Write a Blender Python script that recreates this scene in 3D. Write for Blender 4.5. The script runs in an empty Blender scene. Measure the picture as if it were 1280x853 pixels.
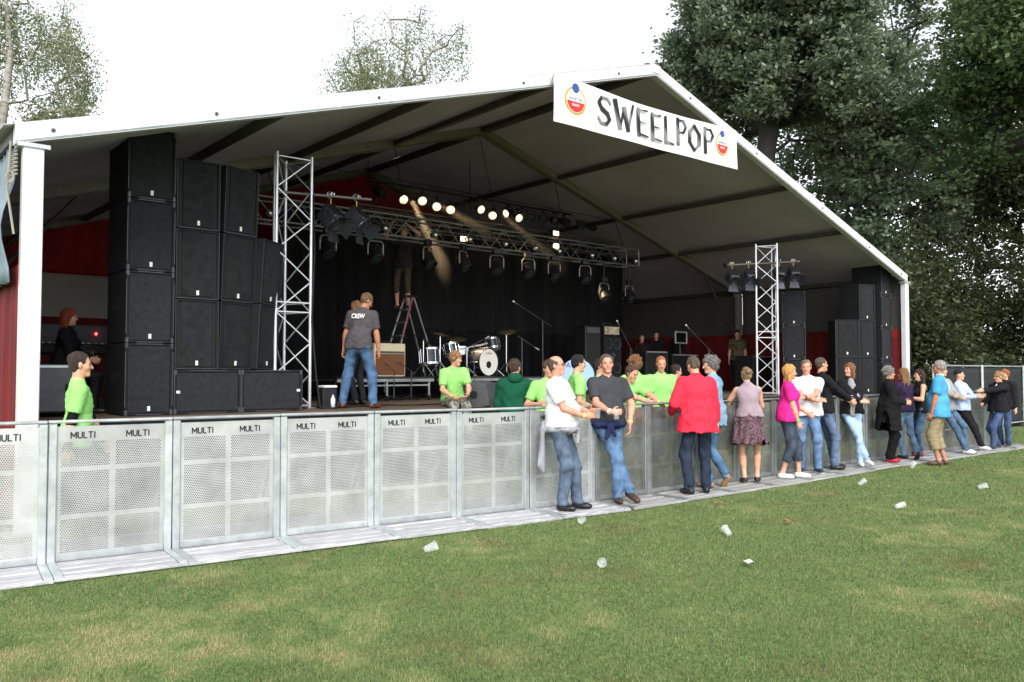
import bpy, bmesh, math, random
import numpy as np
from mathutils import Vector, Matrix
R_ = math.radians
random.seed(7); rng = np.random.default_rng(7)
sc = bpy.context.scene
COL = sc.collection

# ---------------------------------------------------------------- camera
cam_d = bpy.data.cameras.new('camera'); cam = bpy.data.objects.new('camera', cam_d); COL.objects.link(cam)
cam.location = (0, 0, 1.65); cam.rotation_euler = (R_(90 + 2.13), 0, R_(-40.6))
cam_d.sensor_width = 36; cam_d.lens = 36 * 1035 / 1280; cam_d.clip_end = 3000
sc.camera = cam
# ---------------------------------------------------------------- sky, sun, exposure
SUN_EL, SUN_AZ = 40, -125        # azimuth: direction towards the sun, measured like atan2(y, x)
w = bpy.data.worlds.new('World'); sc.world = w; w.use_nodes = True
nt = w.node_tree; bg = nt.nodes['Background']
sky = nt.nodes.new('ShaderNodeTexSky'); sky.sky_type = 'NISHITA'; sky.sun_disc = False
sky.sun_elevation = R_(SUN_EL); sky.sun_rotation = R_(90 - SUN_AZ); sky.air_density = 1.0; sky.dust_density = 1.0; sky.ozone_density = 1.0
hs = nt.nodes.new('ShaderNodeHueSaturation'); hs.inputs['Saturation'].default_value = 0.22
nt.links.new(sky.outputs[0], hs.inputs['Color']); nt.links.new(hs.outputs[0], bg.inputs['Color'])
bg.inputs['Strength'].default_value = 0.15
sd = bpy.data.lights.new('sun', 'SUN'); sd.energy = 1.3; sd.angle = R_(28); sd.color = (1, .95, .87)
sun = bpy.data.objects.new('sun', sd); COL.objects.link(sun); sun.location = (-20, -20, 40)
dv = Vector((math.cos(R_(SUN_AZ)) * math.cos(R_(SUN_EL)), math.sin(R_(SUN_AZ)) * math.cos(R_(SUN_EL)), math.sin(R_(SUN_EL))))
sun.rotation_euler = dv.to_track_quat('Z', 'Y').to_euler()
sc.view_settings.view_transform = 'Standard'; sc.view_settings.look = 'None'; sc.view_settings.gamma = 1
sc.view_settings.use_curve_mapping = False
sc.view_settings.exposure = 1.15
sc.render.engine = 'CYCLES'
cy = sc.cycles; cy.max_bounces = 7; cy.diffuse_bounces = 4; cy.transparent_max_bounces = 12; cy.use_denoising = True
cy.caustics_reflective = False; cy.caustics_refractive = False; cy.sample_clamp_indirect = 6

# ---------------------------------------------------------------- helpers
def S(r, g, b, k=1.0):
    f = lambda v: ((v / 255 + .055) / 1.055) ** 2.4 if v > 10 else v / 255 / 12.92
    return (f(r) * k, f(g) * k, f(b) * k)
MATS = {}
def mat(name, col, rough=.6, metal=0, var=.18, scale=6, bump=0, bscale=50, col2=None, fac=(.35, .65), spec=.5, trans=0, sss=0, detail=5, stretch=None, orand=0):
    m = bpy.data.materials.new(name); m.use_nodes = True; n = m.node_tree.nodes; l = m.node_tree.links
    b = n['Principled BSDF']; b.inputs['Roughness'].default_value = rough; b.inputs['Metallic'].default_value = metal
    b.inputs['Specular IOR Level'].default_value = spec
    g = n.new('ShaderNodeNewGeometry'); mp = n.new('ShaderNodeMapping'); l.new(g.outputs['Position'], mp.inputs[0])
    if stretch: mp.inputs['Scale'].default_value = stretch
    t = n.new('ShaderNodeTexNoise'); t.inputs['Scale'].default_value = scale; t.inputs['Detail'].default_value = detail
    t.inputs['Roughness'].default_value = .62; l.new(mp.outputs[0], t.inputs['Vector'])
    r = n.new('ShaderNodeValToRGB'); r.color_ramp.elements[0].position, r.color_ramp.elements[1].position = fac
    c1 = tuple(max(0, c * (1 - var)) for c in col); c2 = col2 or tuple(min(1, c * (1 + var)) for c in col)
    r.color_ramp.elements[0].color = (*c1, 1); r.color_ramp.elements[1].color = (*c2, 1)
    l.new(t.outputs[0], r.inputs[0]); l.new(r.outputs[0], b.inputs['Base Color'])
    if orand:
        oi = n.new('ShaderNodeObjectInfo'); mr = n.new('ShaderNodeMapRange'); mr.inputs[3].default_value = 1 - orand; mr.inputs[4].default_value = 1 + orand * .5; l.new(oi.outputs['Random'], mr.inputs[0]); hv = n.new('ShaderNodeHueSaturation'); l.new(mr.outputs[0], hv.inputs['Value']); l.new(r.outputs[0], hv.inputs['Color']); l.new(hv.outputs[0], b.inputs['Base Color'])
    if bump:
        t2 = n.new('ShaderNodeTexNoise'); t2.inputs['Scale'].default_value = bscale; t2.inputs['Detail'].default_value = 4
        l.new(mp.outputs[0], t2.inputs['Vector'])
        bp = n.new('ShaderNodeBump'); bp.inputs['Strength'].default_value = bump; bp.inputs['Distance'].default_value = .02
        l.new(t2.outputs[0], bp.inputs['Height']); l.new(bp.outputs[0], b.inputs['Normal'])
    if sss:
        b.inputs['Subsurface Weight'].default_value = sss; b.inputs['Subsurface Radius'].default_value = (.02, .008, .004); b.inputs['Subsurface Scale'].default_value = .5
    if trans:
        tr = n.new('ShaderNodeBsdfTranslucent'); l.new(r.outputs[0], tr.inputs[0]); mx = n.new('ShaderNodeMixShader'); mx.inputs[0].default_value = trans
        l.new(b.outputs[0], mx.inputs[1]); l.new(tr.outputs[0], mx.inputs[2]); l.new(mx.outputs[0], n['Material Output'].inputs[0])
    MATS[name] = m
    return m
def emis(name, col, strength):
    m = bpy.data.materials.new(name); m.use_nodes = True; b = m.node_tree.nodes['Principled BSDF']
    b.inputs['Base Color'].default_value = (*col, 1); b.inputs['Emission Color'].default_value = (*col, 1); b.inputs['Emission Strength'].default_value = strength
    MATS[name] = m; return m
def glassy(name, col, alpha):
    m = bpy.data.materials.new(name); m.use_nodes = True; n = m.node_tree.nodes; l = m.node_tree.links
    b = n['Principled BSDF']; b.inputs['Base Color'].default_value = (*col, 1); b.inputs['Roughness'].default_value = .12; b.inputs['Alpha'].default_value = alpha
    MATS[name] = m; return m

def root_loc(o):
    v = Vector((0, 0, 0))
    while o is not None:
        v = v + o.location; o = o.parent
    return v
def mk(name, verts, faces, m, parent=None, smooth=False, local=False, mats=None, idx=None):
    me = bpy.data.meshes.new(name); verts = np.asarray(verts, dtype=np.float64)
    if parent is not None and not local: verts = verts - np.array(root_loc(parent))
    me.from_pydata(verts.tolist(), [], faces)
    for mm in (mats or [m]): me.materials.append(MATS[mm] if isinstance(mm, str) else mm)
    if idx is not None: me.polygons.foreach_set('material_index', idx)
    if smooth: me.shade_smooth()
    me.update()
    o = bpy.data.objects.new(name, me); COL.objects.link(o)
    if parent is not None: o.parent = parent
    return o
def mk_np(name, V, F, m, parent=None, smooth=True, local=False):
    """fast mesh from numpy: V (n,3), F (m,k) all same size"""
    V = np.asarray(V, dtype=np.float32)
    if parent is not None and not local: V = V - np.array(root_loc(parent), dtype=np.float32)
    me = bpy.data.meshes.new(name); F = np.asarray(F, dtype=np.int32); k = F.shape[1]
    me.vertices.add(len(V)); me.vertices.foreach_set('co', V.ravel())
    me.loops.add(F.size); me.loops.foreach_set('vertex_index', F.ravel())
    me.polygons.add(len(F)); me.polygons.foreach_set('loop_start', np.arange(0, F.size, k, dtype=np.int32))
    me.materials.append(MATS[m] if isinstance(m, str) else m)
    me.update(calc_edges=True)
    if smooth: me.shade_smooth()
    o = bpy.data.objects.new(name, me); COL.objects.link(o)
    if parent is not None: o.parent = parent
    return o
def tag(o, label=None, cat=None, group=None, kind=None):
    if label: o['label'] = label
    if cat: o['category'] = cat
    if group: o['group'] = group
    if kind: o['kind'] = kind
    return o
def thing(name, label, cat, loc=(0, 0, 0), rz=0, group=None):
    o = bpy.data.objects.new(name, None); COL.objects.link(o); o.location = loc; o.rotation_euler = (0, 0, rz); o.empty_display_size = .2
    return tag(o, label, cat, group)
def children(o): return [c for c in COL.objects if c.parent is o]
KIDS = {}
def copy_tree(o, parent=None, kids=None):
    c = o.copy(); COL.objects.link(c); c.parent = parent
    for ch in o.children: copy_tree(ch, c)
    return c

class MB:
    def __init__(s): s.v = []; s.f = []
    def add(s, vs, fs):
        n = len(s.v); s.v += [tuple(map(float, p)) for p in vs]; s.f += [tuple(i + n for i in f) for f in fs]; return s
    def box(s, x0, x1, y0, y1, z0, z1, M=None):
        vs = [Vector(p) for p in ((x0, y0, z0), (x1, y0, z0), (x1, y1, z0), (x0, y1, z0), (x0, y0, z1), (x1, y0, z1), (x1, y1, z1), (x0, y1, z1))]
        if M is not None: vs = [M @ p for p in vs]
        return s.add(vs, [(0, 3, 2, 1), (4, 5, 6, 7), (0, 1, 5, 4), (1, 2, 6, 5), (2, 3, 7, 6), (3, 0, 4, 7)])
    def cbox(s, x0, x1, y0, y1, z0, z1, c=.01, M=None):
        """box with chamfered edges"""
        bm = bmesh.new(); vs = [bm.verts.new(p) for p in ((x0, y0, z0), (x1, y0, z0), (x1, y1, z0), (x0, y1, z0), (x0, y0, z1), (x1, y0, z1), (x1, y1, z1), (x0, y1, z1))]
        for f in [(0, 3, 2, 1), (4, 5, 6, 7), (0, 1, 5, 4), (1, 2, 6, 5), (2, 3, 7, 6), (3, 0, 4, 7)]: bm.faces.new([vs[i] for i in f])
        bmesh.ops.bevel(bm, geom=bm.edges[:], offset=c, segments=1, affect='EDGES')
        bm.verts.index_update(); P = [v.co.copy() for v in bm.verts]
        if M is not None: P = [M @ p for p in P]
        s.add(P, [tuple(v.index for v in f.verts) for f in bm.faces]); bm.free(); return s
    def tube(s, a, b, r, r2=None, n=8, cap=True):
        a = Vector(a); b = Vector(b); d = (b - a).normalized(); r2 = r if r2 is None else r2
        u = d.cross(Vector((0, 0, 1)) if abs(d.z) < .9 else Vector((1, 0, 0))).normalized(); v = d.cross(u)
        P = []
        for c, rr in ((a, r), (b, r2)): P += [c + (u * math.cos(2 * math.pi * i / n) + v * math.sin(2 * math.pi * i / n)) * rr for i in range(n)]
        F = [(i, (i + 1) % n, n + (i + 1) % n, n + i) for i in range(n)]
        if cap: F += [tuple(range(n - 1, -1, -1)), tuple(range(n, 2 * n))]
        return s.add(P, F)
    def path(s, pts, r, n=6):
        for a, b in zip(pts[:-1], pts[1:]): s.tube(a, b, r, n=n)
        return s
    def lathe(s, o, ax, prof, n=16):
        """prof: list of (r, t) along axis"""
        o = Vector(o); d = Vector(ax).normalized(); u = d.cross(Vector((0, 0, 1)) if abs(d.z) < .9 else Vector((1, 0, 0))).normalized(); v = d.cross(u)
        P = []
        for r, t in prof: P += [o + d * t + (u * math.cos(2 * math.pi * i / n) + v * math.sin(2 * math.pi * i / n)) * r for i in range(n)]
        F = []
        for k in range(len(prof) - 1): F += [(k * n + i, k * n + (i + 1) % n, (k + 1) * n + (i + 1) % n, (k + 1) * n + i) for i in range(n)]
        return s.add(P, F)
    def ball(s, c, r, n=10, sc3=(1, 1, 1)):
        c = Vector(c); prof = []
        P = []; F = []
        for k in range(1, n // 2):
            t = math.pi * k / (n // 2)
            P += [c + Vector((math.sin(t) * math.cos(2 * math.pi * i / n) * r * sc3[0], math.sin(t) * math.sin(2 * math.pi * i / n) * r * sc3[1], math.cos(t) * r * sc3[2])) for i in range(n)]
        m = n // 2 - 1
        P += [c + Vector((0, 0, r * sc3[2])), c - Vector((0, 0, r * sc3[2]))]
        for k in range(m - 1): F += [(k * n + i, (k + 1) * n + i, (k + 1) * n + (i + 1) % n, k * n + (i + 1) % n) for i in range(n)]
        F += [(i, (i + 1) % n, m * n) for i in range(n)] + [((m - 1) * n + (i + 1) % n, (m - 1) * n + i, m * n + 1) for i in range(n)]
        return s.add(P, F)
    def build(s, name, m, parent=None, smooth=False, local=False): return mk(name, s.v, s.f, m, parent, smooth, local)
UNIT = {}
def rod(name, a, b, r, m, parent, n=8):
    """a straight tube as its own object, sharing one unit mesh per material"""
    if (m, n) not in UNIT:
        q = MB().tube((0, 0, 0), (0, 0, 1), 1, n=n); me = bpy.data.meshes.new('tube'); me.from_pydata(q.v, [], q.f); me.materials.append(MATS[m]); me.shade_smooth(); UNIT[(m, n)] = me
        try: me.set_sharp_from_angle(angle=1.0)
        except Exception: pass
    o = bpy.data.objects.new(name, UNIT[(m, n)]); COL.objects.link(o); o.parent = parent
    L = root_loc(parent); a = Vector(a) - L; b = Vector(b) - L; d = b - a
    o.rotation_mode = 'QUATERNION'; o.location = a; o.rotation_quaternion = d.to_track_quat('Z', 'Y'); o.scale = (r, r, d.length)
    return o
FONT = {}
def text_mesh(txt, offset=0.0, ext=.002, space=1.0, shear=0):
    key = (txt, offset, ext, space, shear)
    if key in FONT: return FONT[key]
    c = bpy.data.curves.new('t', 'FONT'); c.body = txt; c.size = 1; c.offset = offset; c.extrude = ext; c.space_character = space; c.shear = shear; c.resolution_u = 4
    o = bpy.data.objects.new('t', c); me = bpy.data.meshes.new_from_object(o); bpy.data.objects.remove(o)
    V = np.array([v.co[:] for v in me.vertices]); F = [tuple(p.vertices) for p in me.polygons]
    V[:, 0] -= V[:, 0].min(); FONT[key] = (V, F); return FONT[key]
def lettering(name, txt, origin, right, up, width, height, m, parent, offset=0.0, local=False, center=True, thick=.002):
    """flat lettering of given width/height; origin is the bottom left corner (or centre)"""
    V, F = text_mesh(txt, offset); V = V.copy(); V[:, 1] -= V[:, 1].min()
    V[:, 0] *= width / V[:, 0].max(); V[:, 1] *= height / V[:, 1].max(); V[:, 2] *= thick / .004
    if center: V[:, 0] -= width / 2; V[:, 1] -= height / 2
    r = np.array(Vector(right).normalized()); u = np.array(Vector(up).normalized()); nn = np.cross(r, u)
    P = np.array(origin) + V[:, :1] * r + V[:, 1:2] * u + V[:, 2:] * nn
    return mk(name, P, F, m, parent, local=local)

# ---------------------------------------------------------------- materials
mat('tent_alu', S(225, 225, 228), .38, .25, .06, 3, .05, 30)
mat('tent_alu_shaded', S(132, 126, 118), .5, .1, .08, 2, .05, 30)  # inner frames: same aluminium, with the shade under the roof put into the colour
mat('purlin_alu', S(78, 75, 70), .5, .3, .1, 3)
mat('roof_fabric', S(196, 190, 200), .75, 0, .1, .7, .12, 2.5, stretch=(1, .6, 1), trans=.10)
mat('wall_fabric', S(78, 74, 70), .75, 0, .12, .8, .15, 4)  # pale wall cloth, darkened to carry the shade inside the tent
mat('red_fabric', S(104, 8, 16), .8, 0, .3, 1.5, .3, 5, stretch=(3, 3, .4))  # red cloth with the shade inside the tent put into its colour
mat('red_lining', S(156, 12, 22), .8, 0, .25, 1.5, .3, 5, stretch=(3, 3, .4))  # brighter copy of the red cloth, making up for weak light at the rear
mat('rear_band', S(168, 164, 156), .75, 0, .1, .8, .15, 4)  # lighter copy of the wall cloth, making up for weak light at the rear
mat('tarp_blue', S(120, 136, 148), .45, 0, .16, 2, .25, 6)
mat('black_cloth', S(22, 22, 24), .95, 0, .5, 1.2, .5, 4, stretch=(3, 3, .25), spec=.2)
mat('galv', S(190, 196, 198), .42, .55, .16, 7, .05, 60, orand=.16)
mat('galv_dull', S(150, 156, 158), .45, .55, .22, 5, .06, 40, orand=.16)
mat('sheet', S(194, 197, 196), .4, .45, .16, 3, .04, 40, orand=.16)
mat('sheet_dark', S(150, 152, 146), .32, .6, .25, 3.5, .05, 30, orand=.16)
mat('plank', S(186, 186, 190), .6, .15, .3, 9, .25, 60, stretch=(.3, 5, 1), orand=.16)
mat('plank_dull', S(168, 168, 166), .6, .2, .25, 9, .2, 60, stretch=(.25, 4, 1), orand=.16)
mat('ink_black', S(24, 24, 24), .7, 0, .2)
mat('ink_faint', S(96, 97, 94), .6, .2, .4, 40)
mat('cab_black', S(25, 26, 29), .7, 0, .35, 25, .4, 160, spec=.3)
mat('grille_foam', S(42, 43, 48), .85, 0, .22, 14, .5, 220, spec=.25, orand=.16)
mat('grille_foam_alt', S(37, 38, 42), .85, 0, .3, 9, .5, 220, spec=.25, orand=.16)
mat('corner_steel', S(74, 76, 82), .45, .5, .2)
mat('badge_white', S(225, 225, 225), .5, 0, .1)
mat('chrome', S(205, 208, 212), .2, .9, .08, 10)
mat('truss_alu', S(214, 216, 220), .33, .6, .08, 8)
mat('truss_shaded', S(118, 117, 114), .36, .6, .08, 8)  # this and the next: truss aluminium darkened for the dim light over the stage
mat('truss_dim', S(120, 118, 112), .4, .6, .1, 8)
mat('lamp_black', S(20, 20, 22), .5, .2, .2)
mat('lamp_body', S(58, 60, 70), .42, .4, .2)
mat('deck_wood', S(96, 80, 66), .7, 0, .28, 4, .2, 30, stretch=(.5, 4, 1), orand=.16)
mat('deck_edge', S(40, 40, 42), .5, .4, .2)
mat('case_grey', S(74, 76, 80), .6, 0, .18, 10, .1, 80)
mat('case_black', S(24, 24, 26), .55, 0, .25, 10, .1, 80)
mat('white_banner', S(236, 236, 238), .6, 0, .03, 2, .08, 3)
mat('gold', S(190, 158, 62), .5, .1, .1); mat('logo_red', S(206, 44, 40), .6, 0, .05); mat('logo_blue', S(48, 78, 150), .6, 0, .1); mat('logo_grey', S(110, 112, 116), .6, 0, .1)
mat('rope', S(150, 146, 138), .8, 0, .1)
mat('rubber', S(18, 18, 18), .8, 0, .2)
# ---------------------------------------------------------------- ground
def ground_material():
    m = bpy.data.materials.new('lawn'); m.use_nodes = True; n = m.node_tree.nodes; l = m.node_tree.links; b = n['Principled BSDF']
    b.inputs['Roughness'].default_value = .9; b.inputs['Specular IOR Level'].default_value = .2
    g = n.new('ShaderNodeNewGeometry')
    def noise(s, d=4): t = n.new('ShaderNodeTexNoise'); t.inputs['Scale'].default_value = s; t.inputs['Detail'].default_value = d; l.new(g.outputs['Position'], t.inputs['Vector']); return t
    def ramp(src, p0, c0, p1, c1):
        r = n.new('ShaderNodeValToRGB'); r.color_ramp.elements[0].position = p0; r.color_ramp.elements[1].position = p1
        r.color_ramp.elements[0].color = (*c0, 1); r.color_ramp.elements[1].color = (*c1, 1); l.new(src, r.inputs[0]); return r
    fine = ramp(noise(28).outputs[0], .3, (.10, .14, .045), .72, (.21, .275, .095))
    dry = ramp(noise(1.1, 6).outputs[0], .56, (0, 0, 0), .74, (1, 1, 1))
    mx = n.new('ShaderNodeMix'); mx.data_type = 'RGBA'; l.new(dry.outputs[0], mx.inputs[0]); l.new(fine.outputs[0], mx.inputs[6])
    mx.inputs[7].default_value = (.17, .135, .06, 1); l.new(mx.outputs[2], b.inputs['Base Color'])
    bp = n.new('ShaderNodeBump'); bp.inputs['Strength'].default_value = .6; l.new(noise(60).outputs[0], bp.inputs['Height']); l.new(bp.outputs[0], b.inputs['Normal'])
    MATS['lawn'] = m
ground_material()
o = mk('lawn_ground', [(-900, -900, 0), (1200, -900, 0), (1200, 1200, 0), (-900, 1200, 0)], [(0, 1, 2, 3)], 'lawn'); tag(o, 'mown green lawn with dry brown patches', 'lawn', kind='structure')

# ---------------------------------------------------------------- the tent
TX0, TX1, TR = 1.62, 21.62, 11.62       # eave lines and ridge
FY = [9.55, 14.55, 19.55]               # frames
ZE, ZR = 4.16, 7.22                     # upper edge of rafters at eave and ridge
def roofz(X): return ZR - abs(X - TR) * (ZR - ZE) / (TR - TX0)
tent = thing('stage_tent', 'large white aluminium framed marquee roofing the whole stage', 'tent', (TR, 9.55, 0))
def slanted(x0, z0, x1, z1, y0, y1, h):
    """box bar between (x0,z0)-(x1,z1) upper edge, thickness h downwards, from y0 to y1"""
    return MB().add([(x0, y0, z0), (x1, y0, z1), (x1, y0, z1 - h), (x0, y0, z0 - h), (x0, y1, z0), (x1, y1, z1), (x1, y1, z1 - h), (x0, y1, z0 - h)],
                    [(0, 3, 2, 1), (4, 5, 6, 7), (0, 1, 5, 4), (3, 7, 6, 2), (0, 4, 7, 3), (1, 2, 6, 5)])
for k, y in enumerate(FY):
    h = .205; m = 'tent_alu' if k == 0 else 'tent_alu_shaded'
    for sgn, xe in ((-1, TX0), (1, TX1)):
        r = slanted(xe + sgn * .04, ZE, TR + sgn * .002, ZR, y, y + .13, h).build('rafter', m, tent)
        # keder groove strips running along the beam
        dz = (ZR - ZE) / (TR - TX0)
        slanted(xe + sgn * .04, ZE - h + .03, TR + sgn * .01, ZR - h + .03, y - .004, y - .0005, .022).build('groove', 'galv_dull' if k == 0 else 'purlin_alu', r)
        for t in ((.03, .2, .42, .68, .9) if k == 0 else (.3, .7)):
            X = xe + (TR - xe) * t; Z = ZE + (ZR - ZE) * t - .1
            MB().tube((X, y - .014, Z), (X, y + .001, Z), .022, n=8).build('bolt', 'purlin_alu', r)
        xp = xe + (.13 if sgn < 0 else .01)
        p = MB().cbox(xp - .095, xp + .095, y, y + .13, 0, ZE - .2 + .02, .008).build('post', 'tent_alu' if k == 0 else 'tent_alu_shaded', tent)
        MB().cbox(xp - .15, xp + .15, y - .02, y + .15, ZE - .225, ZE - .175, .006).build('knee_plate', 'galv', p)
        MB().cbox(xp - .2, xp + .2, y - .1, y + .23, 0, .03, .006).build('base_plate', 'galv', p)
    MB().cbox(TR - .13, TR + .13, y - .012, y + .14, ZR - .17, ZR - .01, .01).build('ridge_plate', m, tent)
for i, X in enumerate([TX0, TR - 7.05, TR - 4.7, TR - 2.35, TR, TR + 2.35, TR + 4.7, TR + 7.05, TX1]):
    for k in range(2):
        z = roofz(X) - .05; w_ = .09 if X == TR else .05
        MB().box(X - w_, X + w_, FY[k] + .131, FY[k + 1] - .001, z - .1, z).build('purlin', 'purlin_alu', tent)
# roof fabric, one sheet per bay and side, sagging a little between the purlins, with a real thickness
def roof_sheet(xa, xb, y0, y1, seed):
    nx, ny = 36, 16; rr = np.random.default_rng(seed); V = []
    for side in (0, 1):
        for j in range(ny + 1):
            for i in range(nx + 1):
                u = i / nx; v = j / ny; X = xa + (xb - xa) * u; Y = y0 + (y1 - y0) * v
                sag = .035 * math.sin(math.pi * v) * (abs(math.sin(math.pi * (u * 4.255))) ** .7) + .012 * math.sin(7 * u + 3 * v + seed) * math.sin(math.pi * v)
                V.append((X, Y, roofz(X) + .012 - sag + side * .01))
    N = (nx + 1) * (ny + 1); F = []
    for j in range(ny):
        for i in range(nx):
            a = j * (nx + 1) + i; F.append((a, a + nx + 1, a + nx + 2, a + 1)); F.append((N + a, N + a + 1, N + a + nx + 2, N + a + nx + 1))
    ring = [i for i in range(nx + 1)] + [j * (nx + 1) + nx for j in range(1, ny + 1)] + [ny * (nx + 1) + i for i in range(nx - 1, -1, -1)] + [j * (nx + 1) for j in range(ny - 1, 0, -1)]
    for a, b in zip(ring, ring[1:] + ring[:1]): F.append((a, b, N + b, N + a))
    o = mk('roof_sheet', V, F, 'roof_fabric', tent, smooth=True)
    try: o.data.set_sharp_from_angle(angle=.8)
    except Exception: pass
for k in range(2):
    roof_sheet(TX0 - .14, TR - .001, FY[k] + .02, FY[k + 1] + (.02 if k == 0 else .15) - .002, k); roof_sheet(TX1 + .16, TR + .001, FY[k] + .02, FY[k + 1] + (.02 if k == 0 else .15) - .002, k + 5)
# pleated hanging cloth between two plan points
def drape(name, p0, p1, z0, z1, m, parent, pleat=.04, per=.22, seed=0, ztop=None, thick=.012, bulge=None):
    p0 = Vector((*p0, 0)); p1 = Vector((*p1, 0)); L = (p1 - p0).length; d = (p1 - p0) / L; nrm = Vector((-d.y, d.x, 0))
    nx = max(8, int(L / per * 6)); nz = 10; V = []; rr = random.Random(seed); ph = [rr.uniform(0, 6.28) for _ in range(4)]
    for side in (0, 1):
        for j in range(nz + 1):
            for i in range(nx + 1):
                s = L * i / nx; v = j / nz; X = p0 + d * s
                a = pleat * (math.sin(s / per * 6.283 + ph[0] + .9 * math.sin(s * 1.3 + ph[1])) + .5 * math.sin(s / per * 3.1 + ph[2])) * (1 - .45 * v)
                zt = ztop(s) if ztop else z1
                b = bulge(v) if bulge else 0
                V.append(tuple(X + nrm * (a * .6 + b + side * thick) + Vector((0, 0, z0 + (zt - z0) * v))))
    N = (nx + 1) * (nz + 1); F = []
    for j in range(nz):
        for i in range(nx):
            a = j * (nx + 1) + i; F.append((a, a + 1, a + nx + 2, a + nx + 1)); F.append((N + a, N + a + nx + 1, N + a + nx + 2, N + a + 1))
    ring = [i for i in range(nx + 1)] + [j * (nx + 1) + nx for j in range(1, nz + 1)] + [nz * (nx + 1) + i for i in range(nx - 1, -1, -1)] + [j * (nx + 1) for j in range(nz - 1, 0, -1)]
    for a, b in zip(ring, ring[1:] + ring[:1]): F.append((a, N + a, N + b, b))
    return mk(name, V, F, m, parent, smooth=True)
# rear gable wall: red lining above, pale band, red below
drape('rear_wall_lining', (TX0, 19.7), (TX1, 19.7), 3.76, 6, 'red_lining', tent, .03, .35, 3, ztop=lambda s: roofz(TX0 + s) - .12)
drape('rear_wall_band', (TX0, 19.79), (TX1, 19.79), 2.70, 3.9, 'rear_band', tent, .015, 1.2, 4)
drape('rear_wall_skirt', (TX0, 19.7), (TX1, 19.7), .02, 2.825, 'red_fabric', tent, .03, .4, 5)
# right side wall: pale cloth darkened for shade above, red below, split per bay
for k in range(2):
    drape('side_wall', (TX1 + .10, FY[k] + .14), (TX1 + .10, FY[k + 1] - .01), 2.65, 4.17, 'wall_fabric', tent, .02, .9, 7 + k)
    drape('side_wall_skirt', (TX1 + .03, FY[k] + .14), (TX1 + .03, FY[k + 1] - .01), .02, 2.775, 'red_fabric', tent, .03, .4, 9 + k)
# left side wall, seen from outside: gathered blue grey tarpaulin above a red curtain
drape('side_tarpaulin', (TX0 + .01, FY[0] + .15), (TX0 - .02, FY[1] - .01), 2.56, 4.0, 'tarp_blue', tent, .05, .3, 21, bulge=lambda v: .11 * math.sin(math.pi * min(1, v * 1.25)) ** 2 + .05 * (1 - v))
drape('side_wall_skirt', (TX0 + .06, FY[0] + .135), (TX0 + .02, FY[1] - .01), .02, 2.75, 'red_fabric', tent, .03, .33, 22)
drape('side_wall', (TX0 - .05, FY[1] + .14), (TX0 - .05, FY[2] - .01), .02, 4.15, 'wall_fabric', tent, .02, .9, 23)
# lacing rope and toggles down the left post, corner braces and bracing wires
rp = MB(); rp.path([(TX0 + .0, FY[0] + .1, ZE - .25 - .02 * i + (0 if i % 2 else .0)) if i % 2 == 0 else (TX0 - .06, FY[0] + .2, ZE - .26 - .02 * i) for i in range(14)], .009, 5)
rp.path([(TX0 - .06, FY[0] + .12, 4.0), (TX0 - .08, FY[0] + .14, 3.5), (TX0 - .02, FY[0] + .1, 3.05)], .012, 5); rp.build('lacing_rope', 'rope', tent)
kn = MB()
for i in range(10): t = i / 10 * 6.283; kn.tube((TX0 - .07 + .03 * math.cos(t), FY[0] + .06, 3.62 + .06 * math.sin(t)), (TX0 - .07 + .03 * math.cos(t + .63), FY[0] + .06, 3.62 + .06 * math.sin(t + .63)), .013, n=5)
kn.build('rope_knot', 'rope', tent)
for a, b in (((TR, 14.7, ZR - .2), (TR + 4.7, 19.5, roofz(TR + 4.7) - .15)), ((TR, 19.5, ZR - .2), (TR + 4.7, 14.7, roofz(TR + 4.7) - .15)), ((TR - 4.7, 14.7, roofz(TR - 4.7) - .15), (TR, 19.5, ZR - .2))):
    rod('bracing_wire', a, b, .008, 'lamp_black', tent, 6)
for X, s in ((TX1, -1), (TX0, 1)):
    for y in FY[1:]: rod('corner_brace', (X + s * .05, y + .06, 2.5), (X + s * 1.7, y + .06, roofz(X + s * 1.7) - .2), .035, 'purlin_alu', tent)
g = thing('guy_rope', 'thin dark guy strap beside the right hand tent post', 'rope', (TX1 + .55, 9.6, 0))
rod('strap', (TX1 + .12, 9.62, ZE - .3), (TX1 + .55, 9.6, .02), .012, 'lamp_black', g); MB().tube((TX1 + .55, 9.6, 0), (TX1 + .55, 9.6, .25), .02).build('peg', 'galv_dull', g)

# ---------------------------------------------------------------- banner
bn = thing('banner', 'white SWEELPOP banner hung across the tent gable', 'banner', (11.47, 9.45, 5.6))
def bz(t, v): return (6.43 - .09 * math.sin(math.pi * min(1, t * 1.0)) * (1 - t * .3)) * v + (5.63 + .02 * t) * (1 - v)
nx, nz = 48, 8; V = []
for side in (0, 1):
    for j in range(nz + 1):
        for i in range(nx + 1):
            t = i / nx; v = j / nz
            V.append((8.97 + 5.0 * t, 9.447 - .009 * math.sin(t * 9 + v) - .008 * math.sin(3 * v + t * 21) * (1 - .4 * v) + side * .006, bz(t, v)))
N = (nx + 1) * (nz + 1); F = []
for j in range(nz):
    for i in range(nx):
        a = j * (nx + 1) + i; F.append((a, a + 1, a + nx + 2, a + nx + 1)); F.append((N + a, N + a + nx + 1, N + a + nx + 2, N + a + 1))
mk('cloth', V, F, 'white_banner', bn, smooth=True)
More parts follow.
